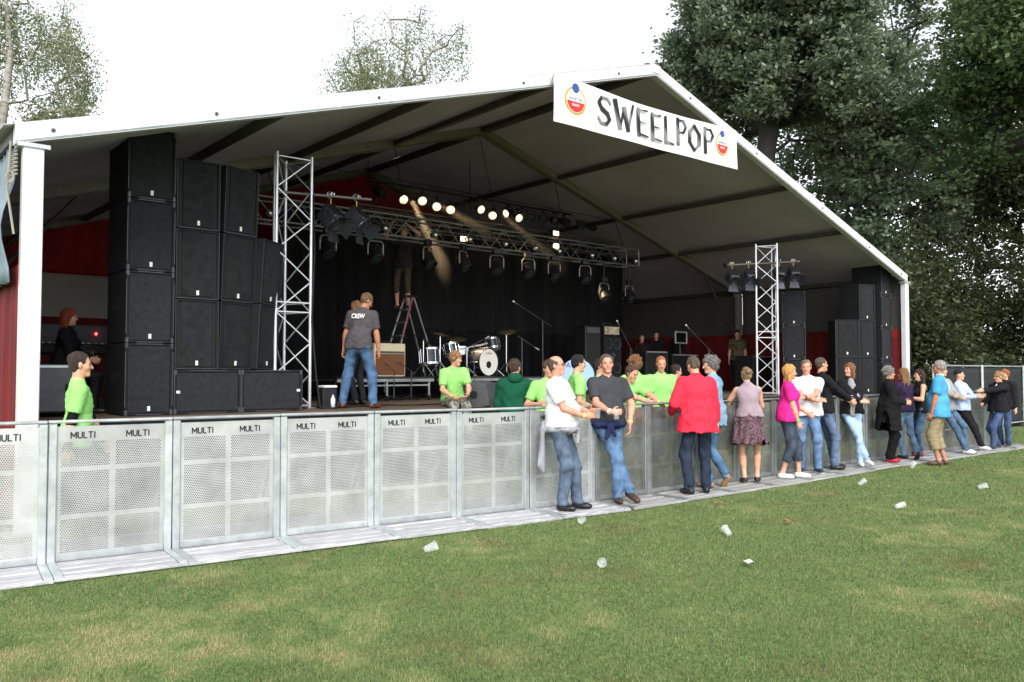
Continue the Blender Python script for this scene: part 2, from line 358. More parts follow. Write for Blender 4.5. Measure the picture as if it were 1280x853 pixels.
def letter_material():
    m = bpy.data.materials.new('letter_ink'); m.use_nodes = True; n = m.node_tree.nodes; l = m.node_tree.links; b = n['Principled BSDF']; b.inputs['Roughness'].default_value = .6
    g = n.new('ShaderNodeNewGeometry'); mp = n.new('ShaderNodeMapping'); mp.inputs['Rotation'].default_value = (0, R_(35), 0); mp.inputs['Scale'].default_value = (2.1, 2.1, 2.1); l.new(g.outputs['Position'], mp.inputs[0])
    t = n.new('ShaderNodeTexWave'); t.inputs['Scale'].default_value = .42; t.inputs['Distortion'].default_value = 3; l.new(mp.outputs[0], t.inputs[0])
    r = n.new('ShaderNodeValToRGB'); r.color_ramp.elements[0].position = .35; r.color_ramp.elements[1].position = .85
    r.color_ramp.elements[0].color = (.008, .008, .009, 1); r.color_ramp.elements[1].color = (.2, .2, .215, 1); l.new(t.outputs[0], r.inputs[0]); l.new(r.outputs[0], b.inputs['Base Color']); MATS['letter_ink'] = m
letter_material()
def stroke_letter(ch, x, z, wd, ht, parent):
    """tall hand cut letters: each stroke a tapered bar in the banner plane"""
    T = {'S': [(.95, .80, .75, .97, .16), (.75, .97, .3, .97, .15), (.3, .97, .1, .78, .2), (.1, .78, .3, .56, .24), (.3, .56, .72, .42, .26), (.72, .42, .88, .22, .26), (.88, .22, .65, .03, .2), (.65, .03, .25, .03, .16), (.25, .03, .02, .22, .14)],
         'W': [(.0, 1, .26, 0, .24), (.26, 0, .5, .8, .12), (.5, .8, .72, 0, .24), (.72, 0, 1, 1, .12)],
         'E': [(.18, 0, .12, 1, .3), (.1, .95, .95, 1, .11), (.15, .5, .8, .5, .1), (.15, .05, 1, .0, .13)],
         'L': [(.18, 0, .12, 1, .3), (.15, .05, 1, .0, .13)],
         'P': [(.2, -.02, .14, 1, .3), (.14, .95, .7, .98, .12), (.7, .98, .95, .76, .2), (.95, .76, .7, .5, .2), (.7, .5, .2, .47, .1)],
         'O': [(.5, 1, .12, .72, .2), (.12, .72, .1, .3, .28), (.1, .3, .48, .0, .2), (.48, 0, .88, .28, .14), (.88, .28, .9, .7, .3), (.9, .7, .5, 1, .2)]}[ch]
    q = MB()
    for k, (xa, za, xb, zb, tw) in enumerate(T):
        a = Vector((x + xa * wd, 9.425 - .0007 * k, z + za * ht)); b = Vector((x + xb * wd, 9.425 - .0007 * k, z + zb * ht)); d = (b - a).normalized(); n_ = Vector((-d.z, 0, d.x)) * tw * wd * .5
        a = a - d * tw * wd * .22; b = b + d * tw * wd * .22; e = Vector((0, .004, 0))
        P = [a - n_, b - n_ * .9, b + n_ * .9, a + n_]
        q.add([*P, *[p + e for p in P]], [(0, 1, 2, 3), (7, 6, 5, 4), (0, 4, 5, 1), (1, 5, 6, 2), (2, 6, 7, 3), (3, 7, 4, 0)])
    return q.build('letter', 'letter_ink', parent)
xs = [(10.03, .33, .0), (10.46, .46, .01), (11.02, .30, -.01), (11.40, .29, -.02), (11.77, .27, -.01), (12.11, .30, .03), (12.47, .36, -.01), (12.93, .31, .02)]
for ch, (x, wd, dz) in zip('SWEELPOP', xs): stroke_letter(ch, x - .07, 5.80 + dz, wd, .46, bn)
def logo(cx, cz, rx, rz):
    def disc(rx, rz, y, m, a0=0, a1=360, name='emblem'):
        q = []; n = 28
        for i in range(n + 1): a = R_(a0 + (a1 - a0) * i / n); q.append((cx + rx * math.cos(a), y, cz + rz * math.sin(a)))
        if a1 - a0 >= 360: q = q[:-1]
        return mk(name, [*q, *[(p[0], p[1] + .003, p[2]) for p in q]], [tuple(range(len(q)))] + [(i, len(q) + i, len(q) + (i + 1) % len(q), (i + 1) % len(q)) for i in range(len(q))], m, bn)
    disc(rx, rz, 9.4275, 'gold', name='logo_ring'); disc(rx * .84, rz * .86, 9.4235, 'white_banner', name='logo_field'); disc(rx * .8, rz * .82, 9.4195, 'logo_red', 185, 355, 'logo_base')
    q = MB().lathe((cx, 9.4195, cz + rz * .92), (0, 1, 0), [(0.0001, 0), (rx * .33, 0), (rx * .33, .003)], 14).build('logo_crown', 'logo_blue', bn)
    lettering('logo_lettering', 'AMSTEL', (cx, 9.4185, cz + rz * .12), (1, 0, 0), (0, 0, 1), rx * 1.35, rz * .2, 'logo_grey', bn, thick=.003)
    lettering('logo_lettering', 'BIER', (cx, 9.415, cz - rz * .33), (1, 0, 0), (0, 0, 1), rx * .7, rz * .17, 'white_banner', bn, thick=.003)
logo(9.44, 6.05, .245, .225); logo(13.45, 6.06, .2, .22)
for X, Z in ((8.99, 6.42), (13.95, 6.44)): MB().path([(X, 9.455, Z), (X, 9.52, roofz(X) - .15)], .01, 5).build('tie', 'rope', bn)

# ---------------------------------------------------------------- stage
stage = thing('stage_platform', 'raised wooden stage deck filling the marquee', 'stage', (11.6, 10.5, 0))
dm = None
for i in range(10):
    for j in range(8):
        x = 1.85 + i * 1.955; y = 10.5 + j * 1.08
        if dm is None:
            q = MB().cbox(0, 1.945, 0, 1.07, -.14, 0, .004); dm = q.build('deck_panel', 'deck_wood', stage, local=True); o = dm
        else: o = dm.copy(); COL.objects.link(o); o.parent = stage
        o.location = Vector((x, y, 1.10 + (.002 if (i + j) % 2 else 0))) - stage.location
drape('stage_skirt', (1.85, 10.47), (21.4, 10.47), .01, 1.08, 'black_cloth', stage, .02, .3, 31)
for X in np.arange(2, 21.5, 1.955):
    for Yy in (10.7, 14, 17.5): MB().tube((X, Yy, 0), (X, Yy, .96), .024).build('leg', 'galv_dull', stage)
bd = thing('backdrop_curtain', 'black pleated backdrop curtain behind the drum kit', 'curtain', (13.3, 16.6, 1.1))
drape('cloth', (8.2, 16.6), (18.6, 16.6), 1.11, 5.34, 'black_cloth', bd, .06, .35, 33)  # top raised so black cloth stands in for shade on the rear wall
rod('hanging_bar', (8.1, 16.6, 5.36), (18.7, 16.6, 5.36), .025, 'lamp_black', bd)
sdw = thing('wing_curtain', 'black side curtain hanging behind the left truss tower', 'curtain', (7.6, 15.0, 1.1))
drape('cloth', (6.9, 15.2), (8.25, 16.5), 1.11, 5.1, 'black_cloth', sdw, .05, .3, 34)  # raised as well, black cloth in place of the shade above
rod('hanging_bar', (6.85, 15.15, 5.12), (8.28, 16.53, 5.12), .02, 'lamp_black', sdw)

# ---------------------------------------------------------------- crowd barrier
def perforated(W, fields, z0, z1, pitch=.0182, hole=.0053):
    """sheet of width W from z0..z1 at y=0; fields = rects (xa,xb,za,zb) with staggered holes"""
    V = []; F = []
    xs_ = sorted({0, W, *[f[0] for f in fields], *[f[1] for f in fields]}); zs_ = sorted({z0, z1, *[f[2] for f in fields], *[f[3] for f in fields]})
    def inside(x, z): return any(f[0] <= x <= f[1] and f[2] <= z <= f[3] for f in fields)
    def quad(xa, xb, za, zb):
        n = len(V); V.extend([(xa, 0, za), (xb, 0, za), (xb, 0, zb), (xa, 0, zb)]); F.append((n, n + 1, n + 2, n + 3))
    for xa, xb in zip(xs_, xs_[1:]):
        for za, zb in zip(zs_, zs_[1:]):
            if not inside((xa + xb) / 2, (za + zb) / 2): quad(xa, xb, za, zb)
    hx = [(hole * math.cos(R_(60 * k)), hole * math.sin(R_(60 * k))) for k in range(6)]
    for xa, xb, za, zb in fields:
        nc = round((xb - xa) / pitch); p = (xb - xa) / nc; nr = round((zb - za) / (p * .866)); h = (zb - za) / nr
        for r in range(nr):
            zc = za + (r + .5) * h; odd = r % 2
            if odd: quad(xa, xa + p / 2, zc - h / 2, zc + h / 2); quad(xb - p / 2, xb, zc - h / 2, zc + h / 2)
            for c in range(nc - odd):
                xc = xa + (c + .5 + .5 * odd) * p; n = len(V)
                V.extend([(xc - p / 2, 0, zc - h / 2), (xc + p / 2, 0, zc - h / 2), (xc + p / 2, 0, zc + h / 2), (xc - p / 2, 0, zc + h / 2)]); V.extend([(xc + a, 0, zc + b) for a, b in hx])
                LB, RB, RT, LT = n, n + 1, n + 2, n + 3; v = [n + 4 + k for k in range(6)]
                F.extend([(RB, RT, v[0]), (RT, v[1], v[0]), (RT, LT, v[2], v[1]), (LT, v[3], v[2]), (LT, LB, v[3]), (LB, v[4], v[3]), (LB, RB, v[5], v[4]), (RB, v[0], v[5])])
    return V, F
def stencil(xc, z0, m, t):
    ST = {'M': [(0, 0, 0, 1), (.0, 1, .5, .3), (.5, .3, 1, 1), (1, 1, 1, 0)], 'U': [(0, 1, 0, .25), (0, .2, .3, 0), (.3, 0, .7, 0), (.7, 0, 1, .2), (1, .25, 1, 1)], 'L': [(0, 1, 0, 0), (0, 0, 1, 0)], 'T': [(0, 1, 1, 1), (.5, .9, .5, 0)], 'I': [(.5, 1, .5, 0)]}
    x = xc - .0875; W_ = {'M': .04, 'U': .032, 'L': .024, 'T': .032, 'I': .004}
    for ch in 'MULTI':
        q = MB(); w2 = W_[ch]; h = .05
        for k, (xa, za, xb, zb) in enumerate(ST[ch]):
            a = Vector((x + xa * w2 - (0 if ch != 'I' else 0), 0, z0 + za * h)); b = Vector((x + xb * w2, 0, z0 + zb * h)); d = (b - a).normalized(); n_ = Vector((-d.z, 0, d.x)) * .0052; y0 = -.0135 - .0003 * k; a = a - d * .003; b = b + d * .003
            P = [(p.x, y0, p.z) for p in (a - n_, b - n_, b + n_, a + n_)]; q.add([*P, *[(p[0], -.0122, p[2]) for p in P]], [(0, 1, 2, 3), (7, 6, 5, 4), (0, 4, 5, 1), (1, 5, 6, 2), (2, 6, 7, 3), (3, 7, 4, 0)])
        q.build('letter', m, t, local=True); x += w2 + .0135
def barrier_proto(dark_sheet):
    a, bm_, pm, pl = ('galv_dull', 'sheet_dark', 'ink_faint', 'plank_dull') if dark_sheet else ('galv', 'sheet', 'ink_black', 'plank')
    t = thing('crowd_barrier', '', 'barrier', (0, 0, 0))
    for x0 in (.003, .933):
        q = MB().cbox(x0, x0 + .064, -.035, .035, .03, 1.205, .006); q.build('side_post', a, t, local=True)
    W = .866; cols = [(.03, .415), (.455, .836)]; rows = [(.10, .385), (.425, .79), (.83, 1.045)]
    V, F = perforated(W, [(x0, x1, z0, z1) for x0, x1 in cols for z0, z1 in rows], .085, 1.178)
    mk('perforated_sheet', [(v[0] + .067, v[1] - .012, v[2]) for v in V], F, bm_, t, local=True)
    for z0, z1 in ((.386, .424), (.791, .829)): MB().cbox(.0675, .9325, -.010, .028, z0, z1, .004).build('rib', a, t, local=True)
    MB().cbox(.485, .52, -.0105, .024, .085, 1.17, .004).build('centre_rib', a, t, local=True)
    MB().cbox(.0675, .9325, -.024, .028, .03, .088, .004).build('bottom_rail', a, t, local=True)
    q = MB(); nseg = 8
    for i in range(1): q.cbox(.001, .999, -.05, .05, 1.206, 1.232, .01)
    q.build('top_rail', a, t, local=True)
    for x in (.26, .70): stencil(x, 1.075, pm, t)
    y = -.075; wd = .0975
    for k in range(6):
        q = MB().cbox(.07, .93, y - wd + .014, y, .008, .040 - .006 * (k % 2), .006); q.build('floor_plank', pl, t, local=True); y -= wd
    MB().cbox(.932, .998, -.66, -.036, .006, .042, .003).build('joint_plate', a, t, local=True); MB().cbox(.002, .068, -.66, -.036, .006, .040, .003).build('joint_plate', a, t, local=True)
    MB().cbox(.0, 1, -.69, -.664, .004, .03, .004).build('front_edge', pl, t, local=True)
    for x in (.035, .965):
        MB().tube((x, .03, 1.1), (x, .72, .06), .018).build('brace', a, t, local=True)
    MB().cbox(.0, 1, .04, 1.05, .006, .03, .003).build('tread_plate', a, t, local=True)
    return t
bar_pts = [(1.61 - 1.0, 7.92 + .125)]
ang = R_(-6.4); x, y = bar_pts[0]; SEG = []
for k in range(-1, 19):
    if k >= 6: ang = R_(-1.0 if k < 8 else .2 if k < 13 else -2.2)
    SEG.append((x, y, ang)); x += math.cos(ang) * 1.001; y += math.sin(ang) * 1.001
NUMW = ['first', 'second', 'third', 'fourth', 'fifth', 'sixth', 'seventh', 'eighth', 'ninth', 'tenth', 'eleventh', 'twelfth', 'thirteenth', 'fourteenth', 'fifteenth', 'sixteenth', 'seventeenth', 'eighteenth', 'nineteenth', 'twentieth']
where = {0: 'cut by the left edge of the picture', 1: 'in front of the walking steward', 2: 'below the tall left speaker stack', 3: 'below the lying subwoofers', 4: 'below the man in grey on stage', 5: 'in front of the seated boy', 6: 'behind the man in the white shirt', 7: 'behind the man with crossed legs', 8: 'left of the man in the red jacket', 9: 'behind the man in the red jacket', 10: 'behind the woman in the skirt'}
protos = {}
for k, (x, y, a) in enumerate(SEG):
    dark_sheet = k >= 7  # these sections take a darker, glossier sheet and fainter lettering
    if dark_sheet not in protos: t = protos[dark_sheet] = barrier_proto(dark_sheet)
    else: t = copy_tree(protos[dark_sheet])
    t.location = (x, y + random.uniform(-.006, .006), random.uniform(0, .006)); t.rotation_euler = (R_(random.uniform(-.5, .5)), R_(random.uniform(-.12, .12)), a)
    lab = f'perforated barrier section, {NUMW[k]} from left, ' + where.get(k, 'along the crowd')
    tag(t, lab, 'barrier', 'crowd barrier sections')
# ---------------------------------------------------------------- loudspeakers
def cabinet(w_, h_, d_, kind, gm='grille_foam'):
    """origin: middle of the front bottom edge, front faces -Y"""
    t = thing('loudspeaker', '', 'loudspeaker'); x = w_ / 2
    MB().cbox(-x, x, .03, d_, .002, h_ - .002, .012).build('cabinet', 'cab_black', t, local=True)
    fr = MB(); e = .03
    for a in ((-x, -x + e, 0, .05, .004, h_ - .004), (x - e, x, 0, .05, .004, h_ - .004)): fr.cbox(*a, .004)
    for a in ((-x + e, x - e, 0.002, .05, .004, e), (-x + e, x - e, .002, .05, h_ - e, h_ - .004)): fr.cbox(*a, .004)
    fr.build('front_frame', 'cab_black', t, local=True)
    if kind == 'col':
        MB().cbox(-x + .075, x - .075, .006, .04, .033, h_ - .033, .006).build('grille', gm, t, local=True)
        for s in (-1, 1): MB().box(s * (x - .074) - .0 if s < 0 else x - .074, -x + .03 if s < 0 else x - .031, .02, .045, .034, h_ - .034).build('side_slot', 'rubber', t, local=True)
        ex = x - .001
        for s in (-1, 1): MB().box(s * x - .004 if s > 0 else -x - .001, s * x + .001 if s > 0 else -x + .004, -.002, .006, .01, h_ - .01).build('edge_trim', 'corner_steel', t, local=True)
        MB().box(-x + .01, x - .01, -.003, .004, .006, .014).build('edge_trim', 'corner_steel', t, local=True)
    else:
        MB().cbox(-x + .032, x - .032, .012, .04, .033, h_ - .033, .006).build('grille', gm, t, local=True)
        for zz in (.006, h_ - .016): MB().box(-x * .55, x * .55, -.003, .006, zz, zz + .01).build('edge_trim', 'corner_steel', t, local=True)
        for s in (-1, 1): MB().box(s * x - (.006 if s > 0 else .002), s * x + (.002 if s > 0 else .006), -.003, .006, h_ * .12, h_ * .88).build('edge_trim', 'corner_steel', t, local=True)
        for sx in (-1, 1):
            for zz in (0, h_ - .07): MB().cbox(sx * x - .035 if sx > 0 else -x - .003, x + .003 if sx > 0 else -x + .035, -.005, .05, zz, zz + .07, .006).build('corner_protector', 'corner_steel', t, local=True)
    MB().cbox(-x - .004, -x + .001, d_ * .45, d_ * .7, h_ * .45, h_ * .6, .002).build('handle', 'rubber', t, local=True)
    if kind == 'lie_l' or kind == 'lie_r':
        bx = -x + .05 if kind == 'lie_l' else x - .05; MB().box(bx - .028, bx + .028, .006, .0135, h_ * .47, h_ * .53).build('badge', 'badge_white', t, local=True)
    else: MB().box(-.017, .017, .0 if kind == 'col' else .004, .0135, .055, .115).build('badge', 'badge_white', t, local=True)
    return t
P_sub = cabinet(.575, .905, .85, 'sub'); P_col = cabinet(.56, .915, .6, 'col', 'grille_foam_alt'); P_l = cabinet(.88, .572, .85, 'lie_l'); P_r = cabinet(.885, .572, .85, 'lie_r')
used = set()
def speaker(proto, x, y, z, rz, label, group, s=1.0, tilt=0):
    t = proto if id(proto) not in used else copy_tree(proto)
    used.add(id(proto)); t.location = (x, y, z); t.rotation_euler = (R_(tilt), 0, R_(rz)); t.scale = (s, s, s)
    return tag(t, label, 'loudspeaker', group)
LV = ['bottom', 'second from the bottom', 'third from the bottom', 'top']; GL = 'loudspeakers stacked on the left of the stage'; GR = 'loudspeakers stacked on the right of the stage'
for k in range(4): speaker(P_sub, 3.31, 10.85, 1.104 + k * .907, random.uniform(-.4, .4), f'large black loudspeaker, {LV[k]} of the tall outermost left stack', GL)
speaker(P_l, 4.055, 10.85, 1.104, 0, 'black subwoofer lying flat beside the tall left stack', GL)
speaker(P_r, 4.945, 10.85, 1.104, .3, 'black subwoofer lying flat next to the left truss tower', GL)
L3 = ['bottom', 'middle', 'top']
for k in range(3):
    speaker(P_col, 3.905, 10.87, 1.68 + k * .917, 0, f'black loudspeaker, {L3[k]} of the straight facing column on the lying subwoofers', GL)
    up_ = Matrix.Rotation(R_(18), 3, 'Z') @ Matrix.Rotation(R_(2.4), 3, 'X') @ Vector((0, 0, 1)); q_ = Vector((4.49, 11.04, 1.682)) + up_ * .918 * k
    speaker(P_col, *q_, 18, f'black loudspeaker, {L3[k]} of the slightly turned second column', GL, 1, 2.4)
for k in range(2):
    q_ = Vector((5.02, 11.22, 1.684)) + (Matrix.Rotation(R_(37), 3, 'Z') @ Matrix.Rotation(R_(3.2), 3, 'X') @ Vector((0, 0, 1))) * .918 * k
    speaker(P_col, *q_, 37, f"black loudspeaker, {('lower', 'upper')[k]} of the short angled column against the left truss tower", GL, 1, 3.2)
pf = thing('speaker_platform', 'black draped platform under the right loudspeaker stacks', 'platform', (20.2, 9.75, 0))
MB().cbox(18.7, 21.48, 9.72, 10.46, 1.0, 1.1, .01).build('top', 'case_black', pf); drape('skirt', (18.7, 9.71), (21.48, 9.71), .02, .99, 'black_cloth', pf, .015, .3, 41)
for X in (18.9, 20.1, 21.3): MB().tube((X, 10.2, 0), (X, 10.2, 1.0), .024).build('leg', 'galv_dull', pf)
for k in range(4): speaker(P_sub, 21.17, 9.88, 1.104 + k * .84, 0, f'large black loudspeaker, {LV[k]} of the stack beside the right tent post', GR, .925)
for k in range(3): speaker(P_col, 20.28, 9.95, 1.104 + k * .917, -14, f'black loudspeaker, {L3[k]} of the turned column at the right stack', GR)
for k in range(3): speaker(P_col, 20.74, 10.12, 1.104 + k * .9, 6, f'black loudspeaker, {L3[k]} of the narrow column next to the right outer stack', GR, .98)
for k in range(2): speaker(P_col, 19.46, 10.06, 1.104 + k * .917, -45, f"black loudspeaker, {('lower', 'upper')[k]} of the pair facing left at the right stack", GR)
for k in range(3): speaker(P_sub, 19.3, 11.4, 1.104 + k * .87, -62, f'black loudspeaker, {L3[k]} of the dark stack standing behind the right truss tower', GR, .96)

# ---------------------------------------------------------------- truss work
def tri_tower(label, A, B, C, z0, z1, pole=None):
    t = thing('truss_tower', label, 'truss tower', (A[0], A[1], z0))
    P = [A, B, C]; m = 'truss_alu'
    for p in P: rod('chord', (*p, z0), (*p, z1), .025, m, t)
    n = round((z1 - z0) / .47); h = (z1 - z0 - .12) / n
    for i, j in ((0, 1), (1, 2), (2, 0)):
        for k in range(n):
            za = z0 + .06 + k * h; a, b = (P[i], P[j]) if k % 2 else (P[j], P[i]); rod('brace', (*a, za), (*b, za + h), .011, m, t, 6)
        for zz in (z0 + .05, z0 + .06 + 3 * h, z0 + .06 + 3 * h + .14, z1 - .055): rod('cross_bar', (*P[i], zz), (*P[j], zz), .012, m, t, 6)
    for p in P: MB().cbox(p[0] - .07, p[0] + .07, p[1] - .07, p[1] + .07, z0 + .002, z0 + .02, .003).build('foot_plate', 'galv_dull', t)
    if pole is not None: rod('pole', (*pole, z0), (*pole, z1 - .02), .021, m, t)
    return t
tri_tower('silver triangular truss tower beside the left loudspeakers', (5.18, 11.3), (5.72, 11.28), (5.53, 11.75), 1.104, 4.86, (5.2, 11.42))
tri_tower('silver triangular truss tower in front of the right stage wing', (17.02, 11.02), (17.27, 10.62), (17.6, 10.86), 1.104, 4.66, (17.62, 10.98))
def box_truss(label, x0, x1, y, z, s, m, r=.025, seg=.62):
    t = thing('lighting_truss', label, 'truss', ((x0 + x1) / 2, y, z)); C4 = [(y, z), (y, z + s), (y + s, z), (y + s, z + s)]
    for yy, zz in C4: rod('chord', (x0, yy, zz), (x1, yy, zz), r, m, t)
    n = round((x1 - x0) / seg); h = (x1 - x0) / n
    for fa, fb in ((0, 1), (2, 3), (1, 3), (0, 2)):
        for k in range(n):
            xa = x0 + k * h; p, q = C4[fa], C4[fb]
            rod('brace', (xa, *p), (xa + h / 2, *q), .0075, m, t, 6); rod('brace', (xa + h / 2, *q), (xa + h, *p), .0075, m, t, 6)
    for X in (x0, x1):
        for a, b in ((0, 1), (1, 3), (3, 2), (2, 0)): rod('end_bar', (X, *C4[a]), (X, *C4[b]), .014, m, t, 6)
    return t
ft = box_truss('long silver lighting truss hung across the stage', 5.6, 16.3, 14.0, 4.36, .42, 'truss_shaded', .021, .82)
for X in (6.5, 9.3, 13.9, 16.0): rod('hanging_chain', (X, 14.21, 4.8), (X, 14.6, roofz(X) - .2), .01, 'lamp_black', ft, 5)
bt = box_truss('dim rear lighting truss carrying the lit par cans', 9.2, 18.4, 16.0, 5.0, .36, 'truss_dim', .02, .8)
for X in (9.6, 12.5, 15.5, 18.0): rod('hanging_chain', (X, 16.18, 5.36), (X, 16.2, roofz(X) - .06), .01, 'lamp_black', bt, 5)

# ---------------------------------------------------------------- lamps
emis('lamp_lit', (1.0, .78, .5), 3.2); emis('lamp_glow', (1.0, .66, .36), .85); emis('lamp_warm', (1.0, .55, .25), 2.5); mat('lens', S(70, 74, 84), .15, .3, .2)
def par_can(lit):
    """origin at the hanging clamp; barrel hangs below and looks to -Y, a little down"""
    t = thing('par_can', '', 'stage lamp')
    MB().cbox(-.03, .03, -.03, .03, -.04, .045, .006).build('clamp', 'lamp_black', t, local=True)
    MB().path([(-.125, 0, -.2), (-.125, 0, -.06), (.125, 0, -.06), (.125, 0, -.2)], .011, 6).build('yoke', 'lamp_black', t, local=True)
    d = Vector((.0, -.93, -.36)).normalized(); c = Vector((0, 0, -.2))
    b = MB().lathe(c - d * .16, d, [(.0001, -.02), (.06, 0), (.085, .06), (.105, .16), (.112, .3), (.104, .3), (.1, .25)], 18).build('barrel', 'lamp_black', t, local=True, smooth=True)
    MB().lathe(c + d * .085, d, [(.0001, .006), (.06, .004), (.1, 0)], 18).build('lens', 'lamp_glow' if lit else 'lens', b, local=True, smooth=True)
    if lit: MB().lathe(c + d * .085 + Vector((.012, 0, .01)), d, [(.0001, .022), (.04, .018), (.066, .008)], 14).build('bulb', 'lamp_lit', b, local=True, smooth=True)
    return t
Pl = par_can(True); Pd = par_can(False)
PX = [(502, 256), (526, 257), (544, 262), (561, 264), (597, 266), (613, 271), (634, 268), (646, 272)]
lx = [10.38, 10.92, 11.35, 11.75, 12.63, 13.05, 13.56, 13.88]; lz = [5.62, 5.66, 5.58, 5.56, 5.68, 5.58, 5.70, 5.62]; rzs = [-18, -30, -42, -38, -14, -40, -78, -20]
for k in range(8):
    t = Pl if k == 0 else copy_tree(Pl); t.location = (lx[k], 15.97, lz[k] + .2); t.rotation_euler = (R_(0), 0, R_(rzs[k]))
    nm = ['leftmost', 'second', 'third', 'fourth', 'fifth', 'sixth', 'seventh', 'eighth'][k]
    tag(t, f'glowing warm par can on the rear truss, {nm} from the left', 'stage lamp', 'lit par cans on the rear truss')
    rod('drop_bar', (lx[k], 15.99, lz[k] + .24), (lx[k], 16.0, 5.36), .014, 'lamp_black', t) if False else None
bar = thing('lamp_bar', 'dark bar above the rear truss from which the par cans hang', 'bar', (13.8, 15.97, 5.9)); rod('tube', (9.4, 15.97, 5.93), (18.2, 15.97, 5.93), .024, 'lamp_black', bar)
for X in (9.7, 12.2, 14.8, 17.6): rod('upright', (X, 15.995, 5.36), (X, 15.975, 5.92), .02, 'lamp_black', bar, 6)
dx = [14.35, 14.75, 15.15, 15.55, 16.2, 16.6, 17.1, 17.5, 17.9, 9.75, 14.05]
for k, X in enumerate(dx):
    t = Pd if k == 0 else copy_tree(Pd); t.location = (X, 15.97, 5.9); t.rotation_euler = (0, 0, R_(random.uniform(-50, 40)))
    tag(t, 'unlit black par can on the rear truss, ' + ['first right of the lit row', 'second right of the lit row', 'third right of the lit row', 'fourth right of the lit row', 'fifth right of the lit row', 'sixth right of the lit row', 'third from the right end', 'second from the right end', 'at the far right end', 'left of the lit row', 'touching the last lit can'][k], 'stage lamp', 'unlit par cans on the rear truss')
# wash lights hanging from the front truss in bright inverted-U yokes
def wash_light():
    t = thing('wash_light', '', 'stage lamp')
    MB().cbox(-.09, .09, -.05, .05, -.10, .03, .01).build('clamp_box', 'lamp_black', t, local=True)
    q = MB(); pts = [(-.16, 0, -.40), (-.16, 0, -.19), (-.12, 0, -.13), (.12, 0, -.13), (.16, 0, -.19), (.16, 0, -.40)]
    q.path(pts, .017, 8); q.build('yoke', 'truss_dim', t, local=True)
    d = Vector((0, -.5, -.86)).normalized(); c = Vector((0, 0, -.38))
    b = MB().lathe(c - d * .17, d, [(.0001, 0), (.1, .01), (.14, .08), (.145, .3), (.155, .33), (.14, .33)], 18).build('body', 'lamp_black', t, local=True, smooth=True)
    MB().lathe(c - d * .17, d, [(.0001, .325), (.07, .31), (.14, .3)], 16).build('lens', 'lens', b, local=True, smooth=True)
    return t
Pw = wash_light(); wx = [7.45, 8.48, 9.72, 10.63, 11.56, 12.49, 13.3, 14.33, 15.0, 15.92]
for k, X in enumerate(wx):
    t = Pw if k == 0 else copy_tree(Pw); dz = -.38 if k >= 8 else 0
    t.location = (X, 14.0, 4.36 - .02 + dz); t.rotation_euler = (0, 0, R_(random.uniform(-25, 25)))
    tag(t, f"dark wash light under the front truss, {['leftmost', 'second', 'third', 'fourth', 'fifth', 'sixth', 'seventh', 'eighth', 'ninth', 'rightmost'][k]} in the row" + (' on a lowered bar' if k >= 8 else ''), 'stage lamp', 'wash lights under the front truss')
    if k >= 8: rod('drop_tube', (X, 14.0, 4.34 + .02), (X, 14.0, 4.0), .02, 'lamp_black', t)
for o in [o for o in COL.objects if o.name.startswith('drop_tube')]:
    o.location = (0, 0, .0); o.rotation_mode = 'QUATERNION'; o.rotation_quaternion = (1, 0, 0, 0); o.scale = (.02, .02, .40)
# small round backed spots along the lower chord
def pin_spot():
    t = thing('pin_spot', '', 'stage lamp')
    b = MB().ball((0, 0, 0), .065, 12).build('housing', 'chrome', t, local=True, smooth=True); MB().tube((0, 0, .05), (0, 0, .14), .01).build('stem', 'lamp_black', t, local=True)
    MB().lathe((0, .03, 0), (0, 1, 0), [(.06, 0), (.064, .06), (.055, .06)], 12).build('hood', 'lamp_black', t, local=True); return t
Pp = pin_spot()
for k, X in enumerate([6.25, 8.65, 9.85, 10.75, 11.75, 12.65, 13.4, 14.5, 15.3, 16.1]):
    t = Pp if k == 0 else copy_tree(Pp); t.location = (X, 13.93, 4.47 - .0); tag(t, 'small round silver spot on the front truss, ' + ['leftmost, behind the left tower', 'second from the left', 'third from the left', 'beside the lit flood lamp', 'fifth from the left', 'sixth from the left', 'below the bright flood lamp', 'third from the right', 'second from the right', 'rightmost'][k], 'stage lamp', 'small round spots on the front truss')
for k, (X, Z, m) in enumerate([(10.72, 4.50, 'lamp_lit'), (13.45, 4.62, 'lamp_lit'), (13.45, 4.92, 'lamp_warm')]):
    t = thing('flood_lamp', ['small lit flood lamp inside the front truss, left of centre', 'bright lit flood lamp inside the front truss, right of centre', 'dim warm flood lamp on top of the front truss'][k], 'stage lamp', (X, 14.1, Z), group='flood lamps in the front truss')
    MB().cbox(-.11, .11, .0, .1, -.08, .08, .015).build('housing', 'lamp_black', t, local=True); MB().cbox(-.085, .085, -.012, -.001, -.05, .05, .01).build('lens', m, t, local=True)
    MB().path([(-.13, .05, 0), (-.13, .05, .14), (.13, .05, .14), (.13, .05, 0)], .01, 5).build('bracket', 'lamp_black', t, local=True)
